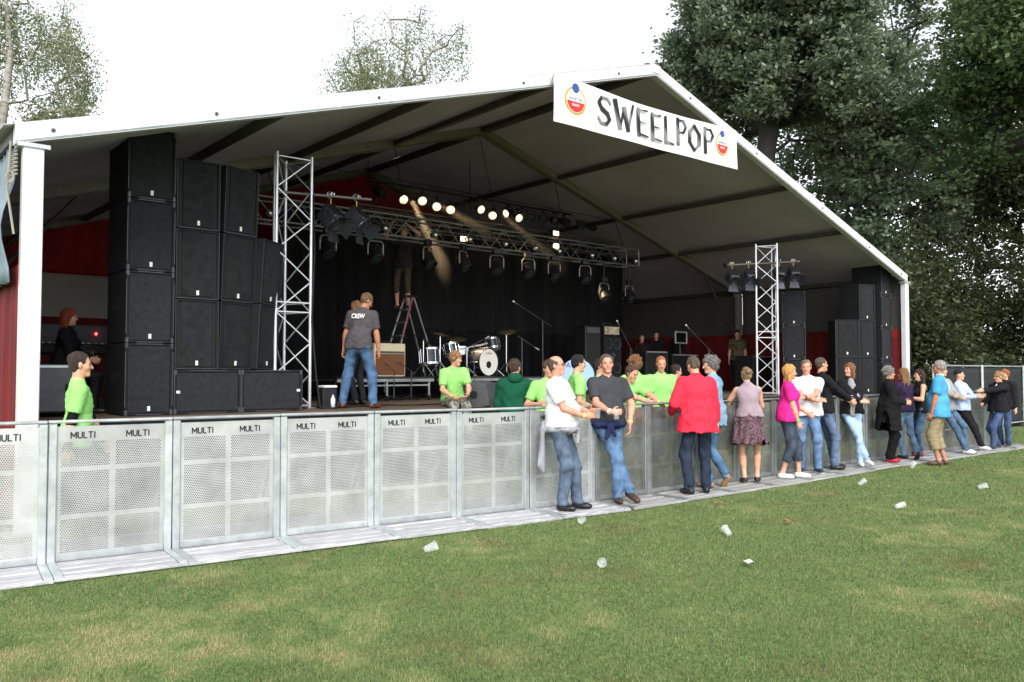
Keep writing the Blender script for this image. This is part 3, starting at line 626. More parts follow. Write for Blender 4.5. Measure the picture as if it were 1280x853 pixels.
# big fresnel lamps with barn doors on bars fixed to the towers
def fresnel():
    t = thing('fresnel_lamp', '', 'stage lamp')
    for s in (-.035, .035): MB().path([(s, -.04, .02), (s, -.045, .07), (s, 0, .09), (s, .045, .07), (s, .04, .0), (s, 0, -.04)], .011, 6).build('hook_clamp', 'chrome', t, local=True)
    MB().tube((0, 0, -.03), (0, 0, -.14), .012).build('spigot', 'gold', t, local=True)
    MB().path([(-.17, 0, -.36), (-.17, 0, -.2), (-.11, 0, -.13), (.11, 0, -.13), (.17, 0, -.2), (.17, 0, -.36)], .012, 6).build('yoke', 'lamp_black', t, local=True)
    d = Vector((0, -.72, -.69)).normalized(); c = Vector((0, 0, -.36)); M = Matrix.Translation(c) @ d.to_track_quat('Y', 'Z').to_matrix().to_4x4()
    h = MB().cbox(-.145, .145, -.18, .16, -.15, .15, .03, M).build('housing', 'lamp_body', t, local=True)
    for k in range(4): MB().cbox(-.13, .13, -.15 + k * .07, -.11 + k * .07, .15, .172, .005, M).build('cooling_rib', 'lamp_black', h, local=True)
    q = MB().lathe((0, .155, 0), (0, 1, 0), [(.14, 0), (.145, .05), (.13, .05), (.125, .01), (.0001, .02)], 18); mk('lens', [M @ Vector(p) for p in q.v], q.f, 'lens', h, local=True, smooth=True)
    for k in range(4):
        Mr = M @ Matrix.Rotation(k * math.pi / 2, 4, 'Y') @ Matrix.Translation((0, .2, .14)) @ Matrix.Rotation(R_(38), 4, 'X')
        q = MB().add([Mr @ Vector(p) for p in ((-.11, 0, 0), (.11, 0, 0), (.16, .2, 0), (-.16, .2, 0), (-.11, 0, .006), (.11, 0, .006), (.16, .2, .006), (-.16, .2, .006))], [(0, 3, 2, 1), (4, 5, 6, 7), (0, 1, 5, 4), (1, 2, 6, 5), (2, 3, 7, 6), (3, 0, 4, 7)])
        q.build('barn_door', 'lamp_body', t, local=True)
    MB().path([(.1, .05, -.1), (.2, .08, -.2), (.16, .1, -.34), (.05, .15, -.34)], .008, 5).build('cable', 'lamp_black', t, local=True)
    return t
Pf = fresnel()
def tower_bar(label, a, b):
    t = thing('lamp_bar', label, 'bar', a); q = rod('tube', a, b, .025, 'truss_dim', t); MB().cbox(a[0] - .04, a[0] + .04, a[1] - .05, a[1] + .05, a[2] - .05, a[2] + .05, .01).build('clamp', 'lamp_black', t); return t
tower_bar('dark bar with two lamps sticking out of the left truss tower', (5.3, 11.62, 4.34), (6.75, 11.28, 4.36))
for k, (X, Y, rz) in enumerate([(6.12, 11.43, 25), (6.52, 11.34, 35)]):
    t = Pf if k == 0 else copy_tree(Pf); t.location = (X, Y, 4.34); t.rotation_euler = (0, 0, R_(rz)); t.scale = (.88,) * 3
    tag(t, f"large stage lamp with barn doors on the left tower bar, {('nearer the tower', 'at the bar end')[k]}", 'stage lamp', 'lamps with barn doors on the tower bars')
tower_bar('dark bar with four lamps crossing the right truss tower', (16.3, 11.35, 4.13), (18.15, 10.55, 4.3))
for k, (X, Y, rz) in enumerate([(16.45, 11.29, -30), (16.85, 11.11, -25), (17.62, 10.78, -50), (17.98, 10.62, -35)]):
    t = copy_tree(Pf); t.location = (X, Y, 4.14 + (X - 16.3) * .09); t.rotation_euler = (0, 0, R_(rz)); t.scale = (.8, .8, .8)
    tag(t, f"stage lamp with barn doors on the right tower bar, {('leftmost', 'second from the left', 'behind the tower chords', 'rightmost')[k]}", 'stage lamp', 'lamps with barn doors on the tower bars')

# ---------------------------------------------------------------- risers, backline
def riser(label, x0, x1, y0, y1, z):
    t = thing('riser', label, 'platform', ((x0 + x1) / 2, y0, 1.104))
    MB().cbox(x0, x1, y0, y1, z - .03, z, .004).build('top', 'case_black', t)
    for yy in (y0, y1 - .04): MB().cbox(x0, x1, yy - .001, yy + .04, z - .09, z - .031, .004).build('rail', 'galv_dull', t); 
    MB().cbox(x0 + .1, x1 - .1, y0 + .01, y0 + .04, z - .17, z - .14, .004).build('lower_rail', 'galv_dull', t)
    for X in (x0 + .1, (x0 + x1) / 2, x1 - .1):
        for Yy in (y0 + .03, y1 - .06):
            l_ = MB().tube((X, Yy, 1.2), (X, Yy, z - .09), .022).build('leg', 'galv_dull', t)
            MB().tube((X - .02, Yy, 1.155), (X + .02, Yy, 1.155), .05, n=12).build('caster', 'rubber', l_)
riser('low black riser carrying the guitar amplifier and ladder', 7.25, 9.35, 13.24, 15.3, 1.55)
riser('low black riser carrying the drum kit', 9.5, 12.6, 13.3, 15.5, 1.55)
am = thing('guitar_amplifier', 'cream topped brown guitar combo amplifier on the riser', 'amplifier', (8.55, 13.5, 1.552))
mat('cream_vinyl', S(214, 200, 168), .6, 0, .06); mat('amp_grille', S(112, 70, 42), .85, 0, .15, 90); mat('cherry', S(140, 26, 22), .25, 0, .2, 4); mat('wood_light', S(176, 136, 92), .5, 0, .12, 6)
MB().cbox(8.13, 8.83, 13.45, 13.75, 1.554, 2.19, .02).build('cabinet', 'cream_vinyl', am)
MB().cbox(8.16, 8.80, 13.438, 13.45, 1.59, 1.99, .004).build('grille_cloth', 'amp_grille', am); MB().cbox(8.16, 8.80, 13.44, 13.45, 2.0, 2.04, .003).build('control_panel', 'case_grey', am)
MB().path([(8.38, 13.6, 2.19), (8.4, 13.6, 2.23), (8.58, 13.6, 2.23), (8.6, 13.6, 2.19)], .012, 6).build('handle', 'rubber', am)
def mic_stand(label, base, top, boom=None, zb=1.104):
    t = thing('microphone_stand', label, 'microphone stand', (base[0], base[1], zb), group='microphone stands on the stage')
    for k in range(3): a = 2.1 * k + .4; rod('leg', (base[0], base[1], zb + .1), (base[0] + .28 * math.cos(a), base[1] + .28 * math.sin(a), zb + .015), .009, 'lamp_black', t, 6)
    rod('pole', (base[0], base[1], zb + .05), (*base, top), .011, 'corner_steel', t, 6)
    if boom:
        tip = Vector(boom); b0 = Vector((*base, top)); back = b0 + (b0 - tip) * .35; rod('boom', back, tip, .008, 'corner_steel', t, 6); d = (tip - b0).normalized()
        m_ = MB().lathe(tip, d, [(.012, 0), (.02, .1), (.026, .11), (.028, .14), (.02, .165), (.0001, .17)], 10).build('microphone', 'chrome', t, smooth=True)
    else: MB().lathe((*base, top), (0, -.5, .86), [(.012, 0), (.02, .1), (.026, .11), (.028, .14), (.0001, .17)], 10).build('microphone', 'chrome', t, smooth=True)
    return t
mic_stand('microphone stand before the brown amplifier, left one', (8.36, 13.12), 1.66, (8.36, 13.38, 1.80)); mic_stand('microphone stand before the brown amplifier, right one', (8.74, 13.12), 1.66, (8.66, 13.38, 1.82))
mic_stand('tall microphone stand with boom raised above the drum kit', (12.1, 13.1), 2.75, (11.2, 12.9, 3.05)); mic_stand('short drum microphone stand right of the bass drum', (11.55, 13.15), 2.35, (11.95, 13.2, 2.18), 1.104)
mic_stand('microphone stand behind the seated boy left of the drums', (10.15, 13.0), 2.2, (10.5, 13.1, 2.32)); mic_stand('vocal microphone stand with slanted boom above the red jacket', (16.5, 12.0), 2.2, (15.75, 12.0, 2.66)); mic_stand('thin microphone stand in front of the bass cabinet', (14.6, 12.8), 2.2, (14.1, 12.7, 2.7))
# drums
mat('drum_shell', S(46, 50, 58), .25, .3, .5, 14); mat('drum_head', S(226, 224, 216), .45, 0, .03); mat('cymbal', S(120, 108, 80), .28, .85, .1)
def drum(name, label, c, axis, r, depth, m='drum_shell', hm='drum_head'):
    t = thing(name, label, 'drum', (c[0], c[1], c[2] - r)); d = Vector(axis).normalized()
    MB().lathe(c, d, [(r, 0), (r, depth)], 28).build('shell', m, t, smooth=True)
    for s in (0, depth): MB().lathe(Vector(c) + d * (s - .02), d, [(r + .001, 0), (r + .012, 0), (r + .012, .04), (r - .012, .04)], 28).build('hoop', 'chrome' if r < .25 else 'drum_shell', t, smooth=False)
    MB().lathe(Vector(c) - d * .006, d, [(.0001, 0), (r - .012, 0)], 28).build('head', hm, t)
    MB().lathe(Vector(c) + d * (depth + .006), d, [(.0001, 0), (r - .012, 0)], 28).build('head', hm, t)
    u = d.cross(Vector((0, 0, 1)) if abs(d.z) < .9 else Vector((1, 0, 0))).normalized(); v = d.cross(u)
    for k in range(8):
        p = Vector(c) + (u * math.cos(k * .785) + v * math.sin(k * .785)) * (r + .012); rod('lug', p + d * .01, p + d * (depth - .01), .006, 'chrome', t, 5)
    return t
bd_ = drum('bass_drum', 'bass drum with white front head and black centre port', (11.02, 13.62, 1.855), (-.12, .98, 0), .29, .42)
dd = Vector((-.12, .98, 0)).normalized(); MB().lathe(Vector((11.02, 13.62, 1.80)) - dd * .009, dd, [(.0001, 0), (.075, 0)], 20).build('port', 'rubber', bd_)
lettering('lettering', 'Ludwig', Vector((11.02, 13.62, 2.04)) - dd * .01, (.98, .12, 0), (0, 0, 1), .16, .05, 'ink_black', bd_)
for s in (-1, 1): rod('spur', (11.02 + s * .27, 13.75, 1.75), (11.02 + s * .42, 13.6, 1.56), .01, 'chrome', bd_, 6)
drum('rack_tom', 'small grey rack tom above the right of the bass drum', (11.28, 13.78, 2.14), (.05, .35, .94), .15, .2)
drum('rack_tom', 'silvery rack tom left behind the bass drum', (10.35, 14.0, 2.0), (.0, .3, .95), .16, .22)
drum('floor_tom', 'dark floor tom at the left of the drum kit', (9.85, 14.1, 1.82), (0, .1, 1), .2, .3)
drum('snare_drum', 'chrome snare drum in the middle of the drum kit', (10.7, 14.2, 2.02), (0, .1, 1), .17, .14, 'chrome')
def cymbal(label, base, top, r, tilt, z0=1.552):
    t = thing('cymbal_stand', label, 'cymbal', (*base, z0), group='cymbals of the drum kit')
    for k in range(3): a = 2.1 * k; rod('leg', (*base, z0 + .3), (base[0] + .25 * math.cos(a), base[1] + .25 * math.sin(a), z0 + .012), .01, 'chrome', t, 6)
    rod('pole', (*base, z0 + .1), (*base, top), .012, 'chrome', t, 6); d = Vector((tilt, -.25, 1)).normalized()
    MB().lathe(Vector((*base, top)), d, [(.0001, .02), (.03, .018), (.045, .006), (r * .6, 0), (r, -.012), (r, -.015), (.04, 0)], 24).build('plate', 'cymbal', t, smooth=True)
    return t
cymbal('dark cymbal at the left of the drum kit', (9.75, 13.6), 2.42, .2, .1); cymbal('wide cymbal in the middle behind the bass drum', (10.75, 14.4), 2.38, .24, -.15); cymbal('tilted cymbal at the far left of the kit', (9.55, 13.9), 2.3, .2, .6); cymbal('cymbal on a tall stand right of the bass drum', (11.75, 13.9), 2.55, .22, -.3)
th = thing('drum_boom', 'chrome boom arm pointing right over the drum kit', 'drum hardware', (10.35, 13.5, 1.552))
rod('pole', (10.35, 13.5, 1.6), (10.35, 13.5, 2.15), .014, 'chrome', th); rod('arm', (10.05, 13.55, 2.08), (10.85, 13.45, 2.24), .016, 'chrome', th)
for k in range(3): a = 2.1 * k; rod('leg', (10.35, 13.5, 1.75), (10.35 + .25 * math.cos(a), 13.5 + .25 * math.sin(a), 1.565), .01, 'chrome', th, 6)
# bass amplifier stack
ba = thing('bass_cabinet', 'tall black bass cabinet with round cones', 'amplifier', (15.7, 14.4, 1.104)); MB().cbox(15.38, 16.02, 14.35, 14.8, 1.11, 2.55, .02).build('cabinet', 'cab_black', ba)
for k, z in enumerate((1.4, 1.75, 2.36)):
    for X in (15.54, 15.86): cn = MB().lathe((X, 14.345, z), (0, 1, 0), [(.13, 0), (.12, .004), (.05, .03), (.0001, .02)], 18).build('cone', 'case_grey', ba, smooth=True)
MB().lathe((15.7, 14.345, 2.07), (0, 1, 0), [(.08, 0), (.05, .002), (.0001, .02)], 4).build('horn', 'case_grey', ba)
bh = thing('bass_amplifier', 'bass amplifier unit with bright front panel on the tall cabinet', 'amplifier', (15.7, 14.4, 2.555)); MB().cbox(15.4, 16.0, 14.4, 14.75, 2.557, 2.83, .015).build('case', 'cab_black', bh)
mat('panel_steel', S(190, 178, 150), .4, .2, .5, 12); MB().cbox(15.43, 15.97, 14.385, 14.399, 2.6, 2.8, .004).build('front_panel', 'panel_steel', bh); MB().path([(15.55, 14.55, 2.83), (15.57, 14.55, 2.9), (15.83, 14.55, 2.9), (15.85, 14.55, 2.83)], .012).build('handle', 'corner_steel', bh)
rk = thing('effects_rack', 'small black rack beside the bass head', 'rack', (15.0, 14.5, 1.104)); MB().cbox(14.75, 15.3, 14.4, 14.8, 1.11, 2.8, .02).build('case', 'case_black', rk); MB().cbox(14.8, 15.25, 14.385, 14.4, 2.62, 2.76, .005).build('panel', 'case_grey', rk)
# floor monitors
def wedge(label, x, y, rz, s=1):
    t = thing('floor_monitor', label, 'loudspeaker', (x, y, 1.104), R_(rz), 'floor monitors'); w2 = .33 * s; pr = [(0, 0), (.52, 0), (.52, .2), (.3, .40), (.06, .36), (0, .1)]
    V = [(-w2, a * s, b * s) for a, b in pr] + [(w2, a * s, b * s) for a, b in pr]; n = len(pr)
    mk('cabinet', V, [tuple(range(n)), tuple(range(2 * n - 1, n - 1, -1))] + [(i, n + i, n + (i + 1) % n, (i + 1) % n) for i in range(n)], 'case_grey', t, local=True)
    a, b = Vector((0, .52 * s, .2 * s)), Vector((0, .3 * s, .40 * s)); nn = Vector((0, .2, .22)).normalized() * .004
    q = MB(); e = w2 - .03; q.add([Vector((-e, *(a + (b - a) * .08)[1:])) + nn, Vector((e, *(a + (b - a) * .08)[1:])) + nn, Vector((e, *(a + (b - a) * .92)[1:])) + nn, Vector((-e, *(a + (b - a) * .92)[1:])) + nn], [(0, 1, 2, 3)]); q.build('grille', 'grille_foam', t, local=True)
    MB().lathe((-w2 - .002, .26 * s, .17 * s), (1, 0, 0), [(.0001, 0), (.07 * s, 0)], 12).build('socket_plate', 'rubber', t, local=True)
wedge('grey floor monitor right of the seated boy', 8.72, 10.62, 35, 1.0); wedge('dark floor monitor at the stage front behind the crowd', 14.1, 10.62, 20, 1.15); wedge('floor monitor left of the green stewards', 10.4, 10.62, 0, 1)
# ladder
ld = thing('step_ladder', 'grey A-frame step ladder with red trim behind the amplifier', 'ladder', (9.6, 14.9, 1.552)); mat('ladder_alu', S(150, 150, 150), .4, .5, .1); mat('red_plastic', S(190, 30, 36), .5, 0, .1)
T0 = Vector((9.88, 14.95, 3.26))
for s in (-1, 1):
    rod('stile', (9.2, 14.75 + s * .25, 1.56), T0 + Vector((0, s * .16, 0)), .024, 'ladder_alu', ld); rod('rear_stile', (10.56, 15.05 + s * .25, 1.56), T0 + Vector((.03, s * .16, -.03)), .02, 'ladder_alu', ld)
for k in range(1, 6):
    t_ = k / 6; a = Vector((9.2, 14.75, 1.56)).lerp(T0, t_); MB().cbox(a.x - .05, a.x + .06, a.y - .21 + .07 * t_, a.y + .21 - .07 * t_, a.z - .012, a.z + .012, .004).build('tread', 'ladder_alu', ld)
MB().cbox(T0.x - .12, T0.x + .14, T0.y - .2, T0.y + .2, T0.z - .02, T0.z + .02, .01).build('top_step', 'rubber', ld)
for s in (-1, 1): rod('red_trim', Vector((9.2, 14.75 + s * .28, 1.56)).lerp(T0 + Vector((0, s * .19, 0)), .45), Vector((9.2, 14.75 + s * .28, 1.56)).lerp(T0 + Vector((0, s * .19, 0)), .97), .008, 'red_plastic', ld, 6)
# electric guitar on stand
gt = thing('electric_guitar', 'cherry red electric guitar on a stand behind the man in grey', 'guitar', (7.75, 13.35, 1.552)); bm = []
V = []; n = 26
for i in range(n):
    a = 2 * math.pi * i / n; r = .17 * (1 + .18 * math.cos(2 * a)) * (1 - .22 * abs(math.cos(a)) ** 6); V.append((7.75 + r * math.cos(a) * .95, 13.35, 1.84 + r * 1.25 * math.sin(a)))
mk('guitar_body', V + [(x, y + .045, z) for x, y, z in V], [tuple(range(n))] + [tuple(range(2 * n - 1, n - 1, -1))] + [(i, n + i, n + (i + 1) % n, (i + 1) % n) for i in range(n)], 'cherry', gt)
MB().cbox(7.725, 7.775, 13.335, 13.36, 2.0, 2.62, .006).build('neck', 'wood_light', gt); MB().cbox(7.71, 7.79, 13.34, 13.36, 2.62, 2.78, .006).build('headstock', 'rubber', gt); MB().cbox(7.70, 7.80, 13.338, 13.349, 1.8, 1.98, .003).build('pickguard', 'cream_vinyl', gt)
gs = thing('guitar_stand', 'thin tubular guitar stand behind the man in grey', 'stand', (7.75, 13.5, 1.552)); rod('pole', (7.75, 13.46, 1.6), (7.75, 13.44, 2.4), .01, 'corner_steel', gs, 6)
for k in range(3): a = 2.1 * k + .5; rod('leg', (7.75, 13.46, 1.7), (7.75 + .22 * math.cos(a), 13.5 + .2 * math.sin(a), 1.562), .009, 'corner_steel', gs, 6)
# flight cases and desks in the wings
def flight_case(label, x0, x1, y0, y1, z0, z1, m='case_grey', lid=True):
    t = thing('flight_case', label, 'flight case', ((x0 + x1) / 2, y0, z0)); MB().cbox(x0, x1, y0, y1, z0 + .06, z1, .015).build('case', m, t)
    for X in (x0, x1 - .025): MB().box(X - .002, X + .027, y0 - .003, y0 + .02, z0 + .07, z1 - .01).build('edge_strip', 'corner_steel', t)
    MB().box(x0 + .03, x1 - .03, y0 - .003, y0 + .01, z1 - .04, z1 - .012).build('edge_strip', 'galv', t) if lid else None
    for X in (x0 + (x1 - x0) * .2, x0 + (x1 - x0) * .8): MB().cbox(X - .06, X + .06, y0 - .006, y0 + .001, (z0 + z1) / 2, (z0 + z1) / 2 + .08, .003).build('butterfly_catch', 'rubber', t)
    for X in (x0 + .1, x1 - .1):
        for Y in (y0 + .1, y1 - .1): MB().tube((X - .02, Y, z0 + .035), (X + .02, Y, z0 + .035), .033, n=10).build('caster', 'rubber', t)
    return t
flight_case('grey flight case under the seated woman behind the left post', 1.95, 2.62, 11.15, 11.75, 1.104, 1.74)
flight_case('dark flight case in the left wing beside the speakers', 2.75, 3.0, 12.2, 12.9, 1.104, 1.95, 'case_black', False)
flight_case('black flight case in the right wing under the monitor screen', 18.4, 19.6, 14.6, 15.3, 1.104, 2.15, 'case_black'); flight_case('tall black flight case behind the bald steward', 16.8, 17.7, 14.2, 14.9, 1.104, 2.2, 'case_black'); flight_case('wide black flight case beside the right truss tower', 19.9, 21.2, 13.0, 13.6, 1.104, 2.1, 'case_black')
mdk = thing('mixing_desk', 'monitor mixing desk with small lights in the left wing', 'mixing desk', (3.1, 13.2, 1.104)); MB().cbox(2.3, 3.6, 13.0, 13.6, 1.9, 2.05, .02).build('desk', 'case_black', mdk); MB().cbox(2.3, 3.6, 13.55, 13.62, 2.05, 2.35, .02).build('meter_bridge', 'case_grey', mdk)
for X in (2.4, 3.5): MB().cbox(X - .04, X + .04, 13.1, 13.5, 1.11, 1.9, .01).build('leg', 'corner_steel', mdk)
for k in range(14): MB().cbox(2.36 + k * .085, 2.40 + k * .085, 13.05, 13.12, 2.05, 2.07, .003).build('fader', 'galv', mdk)
emis('red_led', (1, .05, .05), 6); MB().ball((3.35, 13.53, 2.22), .018, 8).build('indicator_light', 'red_led', mdk)
scn = thing('monitor_screen', 'small screen in a white frame on the right wing desk', 'screen', (18.95, 14.75, 2.16)); mat('screen_dark', S(20, 22, 26), .2, 0, .1)
q = MB(); q.cbox(18.72, 18.76, 14.74, 14.78, 2.45, 2.8, .004).cbox(19.22, 19.26, 14.74, 14.78, 2.45, 2.8, .004).cbox(18.761, 19.219, 14.74, 14.78, 2.76, 2.8, .004).cbox(18.761, 19.219, 14.74, 14.78, 2.45, 2.49, .004); q.build('frame', 'galv', scn)
MB().box(18.76, 19.22, 14.755, 14.77, 2.49, 2.76).build('display', 'screen_dark', scn); MB().tube((18.99, 14.8, 2.16), (18.99, 14.8, 2.46), .02).build('stand', 'case_grey', scn)
# mobile fence with dark sheeting, right of the tent
mat('fence_sheet', S(30, 34, 38), .7, 0, .25, 3, .3, 8); mat('sheet_print', S(70, 84, 98), .7, 0, .3, 20)
for k in range(5):
    x0 = 21.75 + k * 3.22; ft_ = thing('mobile_fence', f"dark sheeted mobile fence panel, {('beside the right tent post', 'next one right of the fence joint', 'third', 'fourth', 'fifth')[k]}" + ('' if k < 2 else ' from the right tent post'), 'fence', (x0, 9.0, 0), group='mobile fence panels')
    for X in (x0 + .02, x0 + 3.17): rod('post', (X, 9.0, .02), (X, 9.0, 1.84), .024, 'galv', ft_)
    for Z in (.15, 1.81): rod('rail', (x0 + .02, 9.0, Z), (x0 + 3.17, 9.0, Z), .02, 'galv', ft_)
    drape('sheeting', (x0 + .05, 9.03), (x0 + 3.14, 9.03), .1, 1.77, 'fence_sheet', ft_, .015, .8, 50 + k)
    MB().cbox(x0 - .1, x0 + .14, 8.7, 9.3, .002, .13, .02).build('foot_block', 'case_grey', ft_)
    if k == 1: MB().cbox(x0 + .9, x0 + 1.8, 8.975, 8.985, 1.2, 1.38, .003).build('printed_strip', 'sheet_print', ft_)

# loose cables on the deck and down the left tower
for lab, pts in (('black cable hanging down the left truss tower', [(5.74, 11.26, 4.3), (5.76, 11.24, 3.4), (5.73, 11.25, 2.4), (5.78, 11.2, 1.6), (5.8, 11.1, 1.13), (6.0, 10.95, 1.115)]), ('black cable snaking over the stage floor behind the grey stagehand', [(5.9, 11.6, 1.115), (6.5, 11.3, 1.115), (7.1, 11.5, 1.115), (7.6, 11.2, 1.115), (8.2, 11.35, 1.115), (8.6, 11.15, 1.115)])):
    t = thing('cable', lab, 'cable', pts[-1]); MB().path(pts, .013, 6).build('cord', 'rubber', t)
bt_ = thing('water_bottle', 'small clear water bottle at the foot of the left tower', 'bottle', (5.98, 11.05, 1.106)); MB().lathe((0, 0, 0), (0, 0, 1), [(.0001, 0), (.032, .002), (.034, .14), (.014, .18), (.014, .2), (.0001, .2)], 12).build('bottle', 'badge_white', bt_, local=True, smooth=True); MB().tube((0, 0, .2), (0, 0, .22), .016, n=8).build('cap', 'logo_blue', bt_, local=True)
tw_ = thing('small_case', 'small black case with a white towel beside the left tower', 'case', (6.02, 11.3, 1.106)); MB().cbox(-.12, .12, -.1, .1, 0, .3, .02).build('case', 'case_black', tw_, local=True); MB().cbox(-.11, .11, -.12, .09, .301, .34, .012).build('cloth', 'badge_white', tw_, local=True)
# ---------------------------------------------------------------- people: signed distance bodies, meshed by surface nets
def A3(v): return np.array(v, dtype=np.float32)
def unit(v): v = np.asarray(v, dtype=np.float64); return v / max(1e-9, np.linalg.norm(v))
class Vol:
    def __init__(s): s.ops = []
    def cone(s, a, b, ra, rb, k=.02, flat=None, cut=False, cuta=False): s.ops.append(('cone', A3(a), A3(b), ra, rb, k, flat, cut, cuta)); return s
    def ell(s, c, r, fr=None, k=.02): s.ops.append(('ell', A3(c), r, np.eye(3) if fr is None else np.array(fr), k)); return s
    def sub_ell(s, c, r, fr=None, k=.01): s.ops.append(('sub', A3(c), r, np.eye(3) if fr is None else np.array(fr), k)); return s
    def plane(s, p, n): s.ops.append(('plane', A3(p), A3(unit(n)))); return s       # keep the side the normal points away from
    def wrinkle(s, amp, freq, seed=0, aniso=(1, 1, 1)): s.ops.append(('wr', amp, freq, seed, aniso)); return s
    def mesh(s, h):
        lo = np.full(3, 1e9); hi = -lo
        for o in s.ops:
            if o[0] == 'cone':
                m = max(o[3], o[4]) * 1.0 + .03
                for p in (o[1], o[2]): lo = np.minimum(lo, p - m); hi = np.maximum(hi, p + m)
            elif o[0] == 'ell': m = max(o[2]) + .03; lo = np.minimum(lo, o[1] - m); hi = np.maximum(hi, o[1] + m)
        n = np.ceil((hi - lo) / h).astype(int) + 2; lo = lo.astype(np.float32)
        ax = [lo[i] + np.arange(n[i], dtype=np.float32) * np.float32(h) for i in range(3)]
        D = np.full(n, .5, dtype=np.float32)
        def block(pmin, pmax):
            i0 = np.clip(((pmin - lo) / h).astype(int) - 1, 0, n); i1 = np.clip(((pmax - lo) / h).astype(int) + 3, 0, n)
            sl = tuple(slice(a, b) for a, b in zip(i0, i1)); return sl, ax[0][sl[0]][:, None, None], ax[1][sl[1]][None, :, None], ax[2][sl[2]][None, None, :]
        def smin(a, b, k):
            q = np.maximum(k - np.abs(a - b), 0) / k; return np.minimum(a, b) - q * q * k * .25
        for o in s.ops:
            if o[0] == 'cone':
                _, a, b, ra, rb, k, flat, cut, cuta = o; m = max(ra, rb) + k + .012
                sl, X, Y, Z = block(np.minimum(a, b) - m, np.maximum(a, b) + m)
                dx, dy, dz = X - a[0], Y - a[1], Z - a[2]; ab = b - a; L2 = float(ab @ ab) + 1e-9; L = math.sqrt(L2)
                t = (dx * ab[0] + dy * ab[1] + dz * ab[2]) / L2; tc = np.clip(t, 0, 1)
                qx, qy, qz = dx - tc * ab[0], dy - tc * ab[1], dz - tc * ab[2]
                if flat is not None:
                    u, sc_ = flat; pu = (qx * u[0] + qy * u[1] + qz * u[2]) * (sc_ - 1); qx = qx + pu * u[0]; qy = qy + pu * u[1]; qz = qz + pu * u[2]
                d = np.sqrt(qx * qx + qy * qy + qz * qz) - (ra + (rb - ra) * tc)
                if cut: d = np.maximum(d, (t - 1) * L)
                if cuta: d = np.maximum(d, -t * L)
                D[sl] = smin(D[sl], d, k)
            elif o[0] in ('ell', 'sub'):
                _, c, r, fr, k = o; m = max(r) + k + .012; sl, X, Y, Z = block(c - m, c + m); dx, dy, dz = X - c[0], Y - c[1], Z - c[2]
                q = 0; q2 = 0
                for i in range(3): e = dx * float(fr[i][0]) + dy * float(fr[i][1]) + dz * float(fr[i][2]); q = q + (e / r[i]) ** 2; q2 = q2 + (e / r[i] ** 2) ** 2
                q = np.sqrt(q); d = q * (q - 1) / np.maximum(np.sqrt(q2), 1e-5)
                if o[0] == 'ell': D[sl] = smin(D[sl], d, k)
                else: D[sl] = -smin(-D[sl], d, k)
            elif o[0] == 'plane':
                _, p, nn = o; d = (ax[0] - p[0])[:, None, None] * nn[0] + (ax[1] - p[1])[None, :, None] * nn[1] + (ax[2] - p[2])[None, None, :] * nn[2]; D = np.maximum(D, d)
            else:
                _, amp, f, seed, an = o; r = np.random.default_rng(seed); w_ = 0
                for _ in range(4):
                    v = r.normal(size=3) * np.array(an); v = v / np.linalg.norm(v) * f * r.uniform(.6, 1.6); ph = r.uniform(0, 6.28)
                    g_ = (ax[0] * v[0])[:, None, None] + (ax[1] * v[1])[None, :, None] + (ax[2] * v[2])[None, None, :]; w_ = w_ + np.sin(g_ + ph + 1.2 * np.sin(g_ * .37 + ph * 2))
                D = D + (amp / 3) * w_.astype(np.float32)
        return nets(D, lo, h)
def nets(D, lo, h):
    S_ = D < 0; n = np.array(D.shape); c = np.zeros(n - 1, dtype=np.int8)
    for i in (0, 1):
        for j in (0, 1):
            for k in (0, 1): c += S_[i:n[0] - 1 + i, j:n[1] - 1 + j, k:n[2] - 1 + k]
    act = (c > 0) & (c < 8); idx = np.argwhere(act)
    if len(idx) == 0: return np.zeros((0, 3)), np.zeros((0, 4), int)
    ids = np.full(n - 1, -1, dtype=np.int32); ids[act] = np.arange(len(idx))
    val = np.empty((len(idx), 8), dtype=np.float32); cs = [(i, j, k) for i in (0, 1) for j in (0, 1) for k in (0, 1)]
    for q, (i, j, k) in enumerate(cs): val[:, q] = D[idx[:, 0] + i, idx[:, 1] + j, idx[:, 2] + k]
    acc = np.zeros((len(idx), 3)); cnt = np.zeros(len(idx))
    for a in range(8):
        for b in range(a + 1, 8):
            ca, cb = np.array(cs[a]), np.array(cs[b])
            if np.abs(ca - cb).sum() != 1: continue
            va, vb = val[:, a], val[:, b]; x = (va < 0) != (vb < 0); t = np.where(x, va / np.where(x, va - vb, 1), 0)
            acc += np.where(x[:, None], ca + (cb - ca) * t[:, None], 0); cnt += x
    V = lo + (idx + acc / cnt[:, None]) * h
    Q = []
    for axis in range(3):
        o1, o2 = [(1, 2), (2, 0), (0, 1)][axis]
        sa = [slice(1, -1)] * 3; sa[axis] = slice(0, -1); sb = list(sa); sb[axis] = slice(1, None)
        A_, B_ = S_[tuple(sa)], S_[tuple(sb)]; off = np.array([1, 1, 1]); off[axis] = 0
        for flip, msk in ((0, A_ & ~B_), (1, ~A_ & B_)):
            p = np.argwhere(msk) + off
            if len(p) == 0: continue
            e1 = np.zeros(3, int); e1[o1] = 1; e2 = np.zeros(3, int); e2[o2] = 1
            g_ = lambda q: ids[q[:, 0], q[:, 1], q[:, 2]]
            f_ = np.stack([g_(p - e1 - e2), g_(p - e2), g_(p), g_(p - e1)], 1); Q.append(f_[:, ::-1] if flip else f_)
    Q = np.concatenate(Q); return V, Q[(Q >= 0).all(1)]

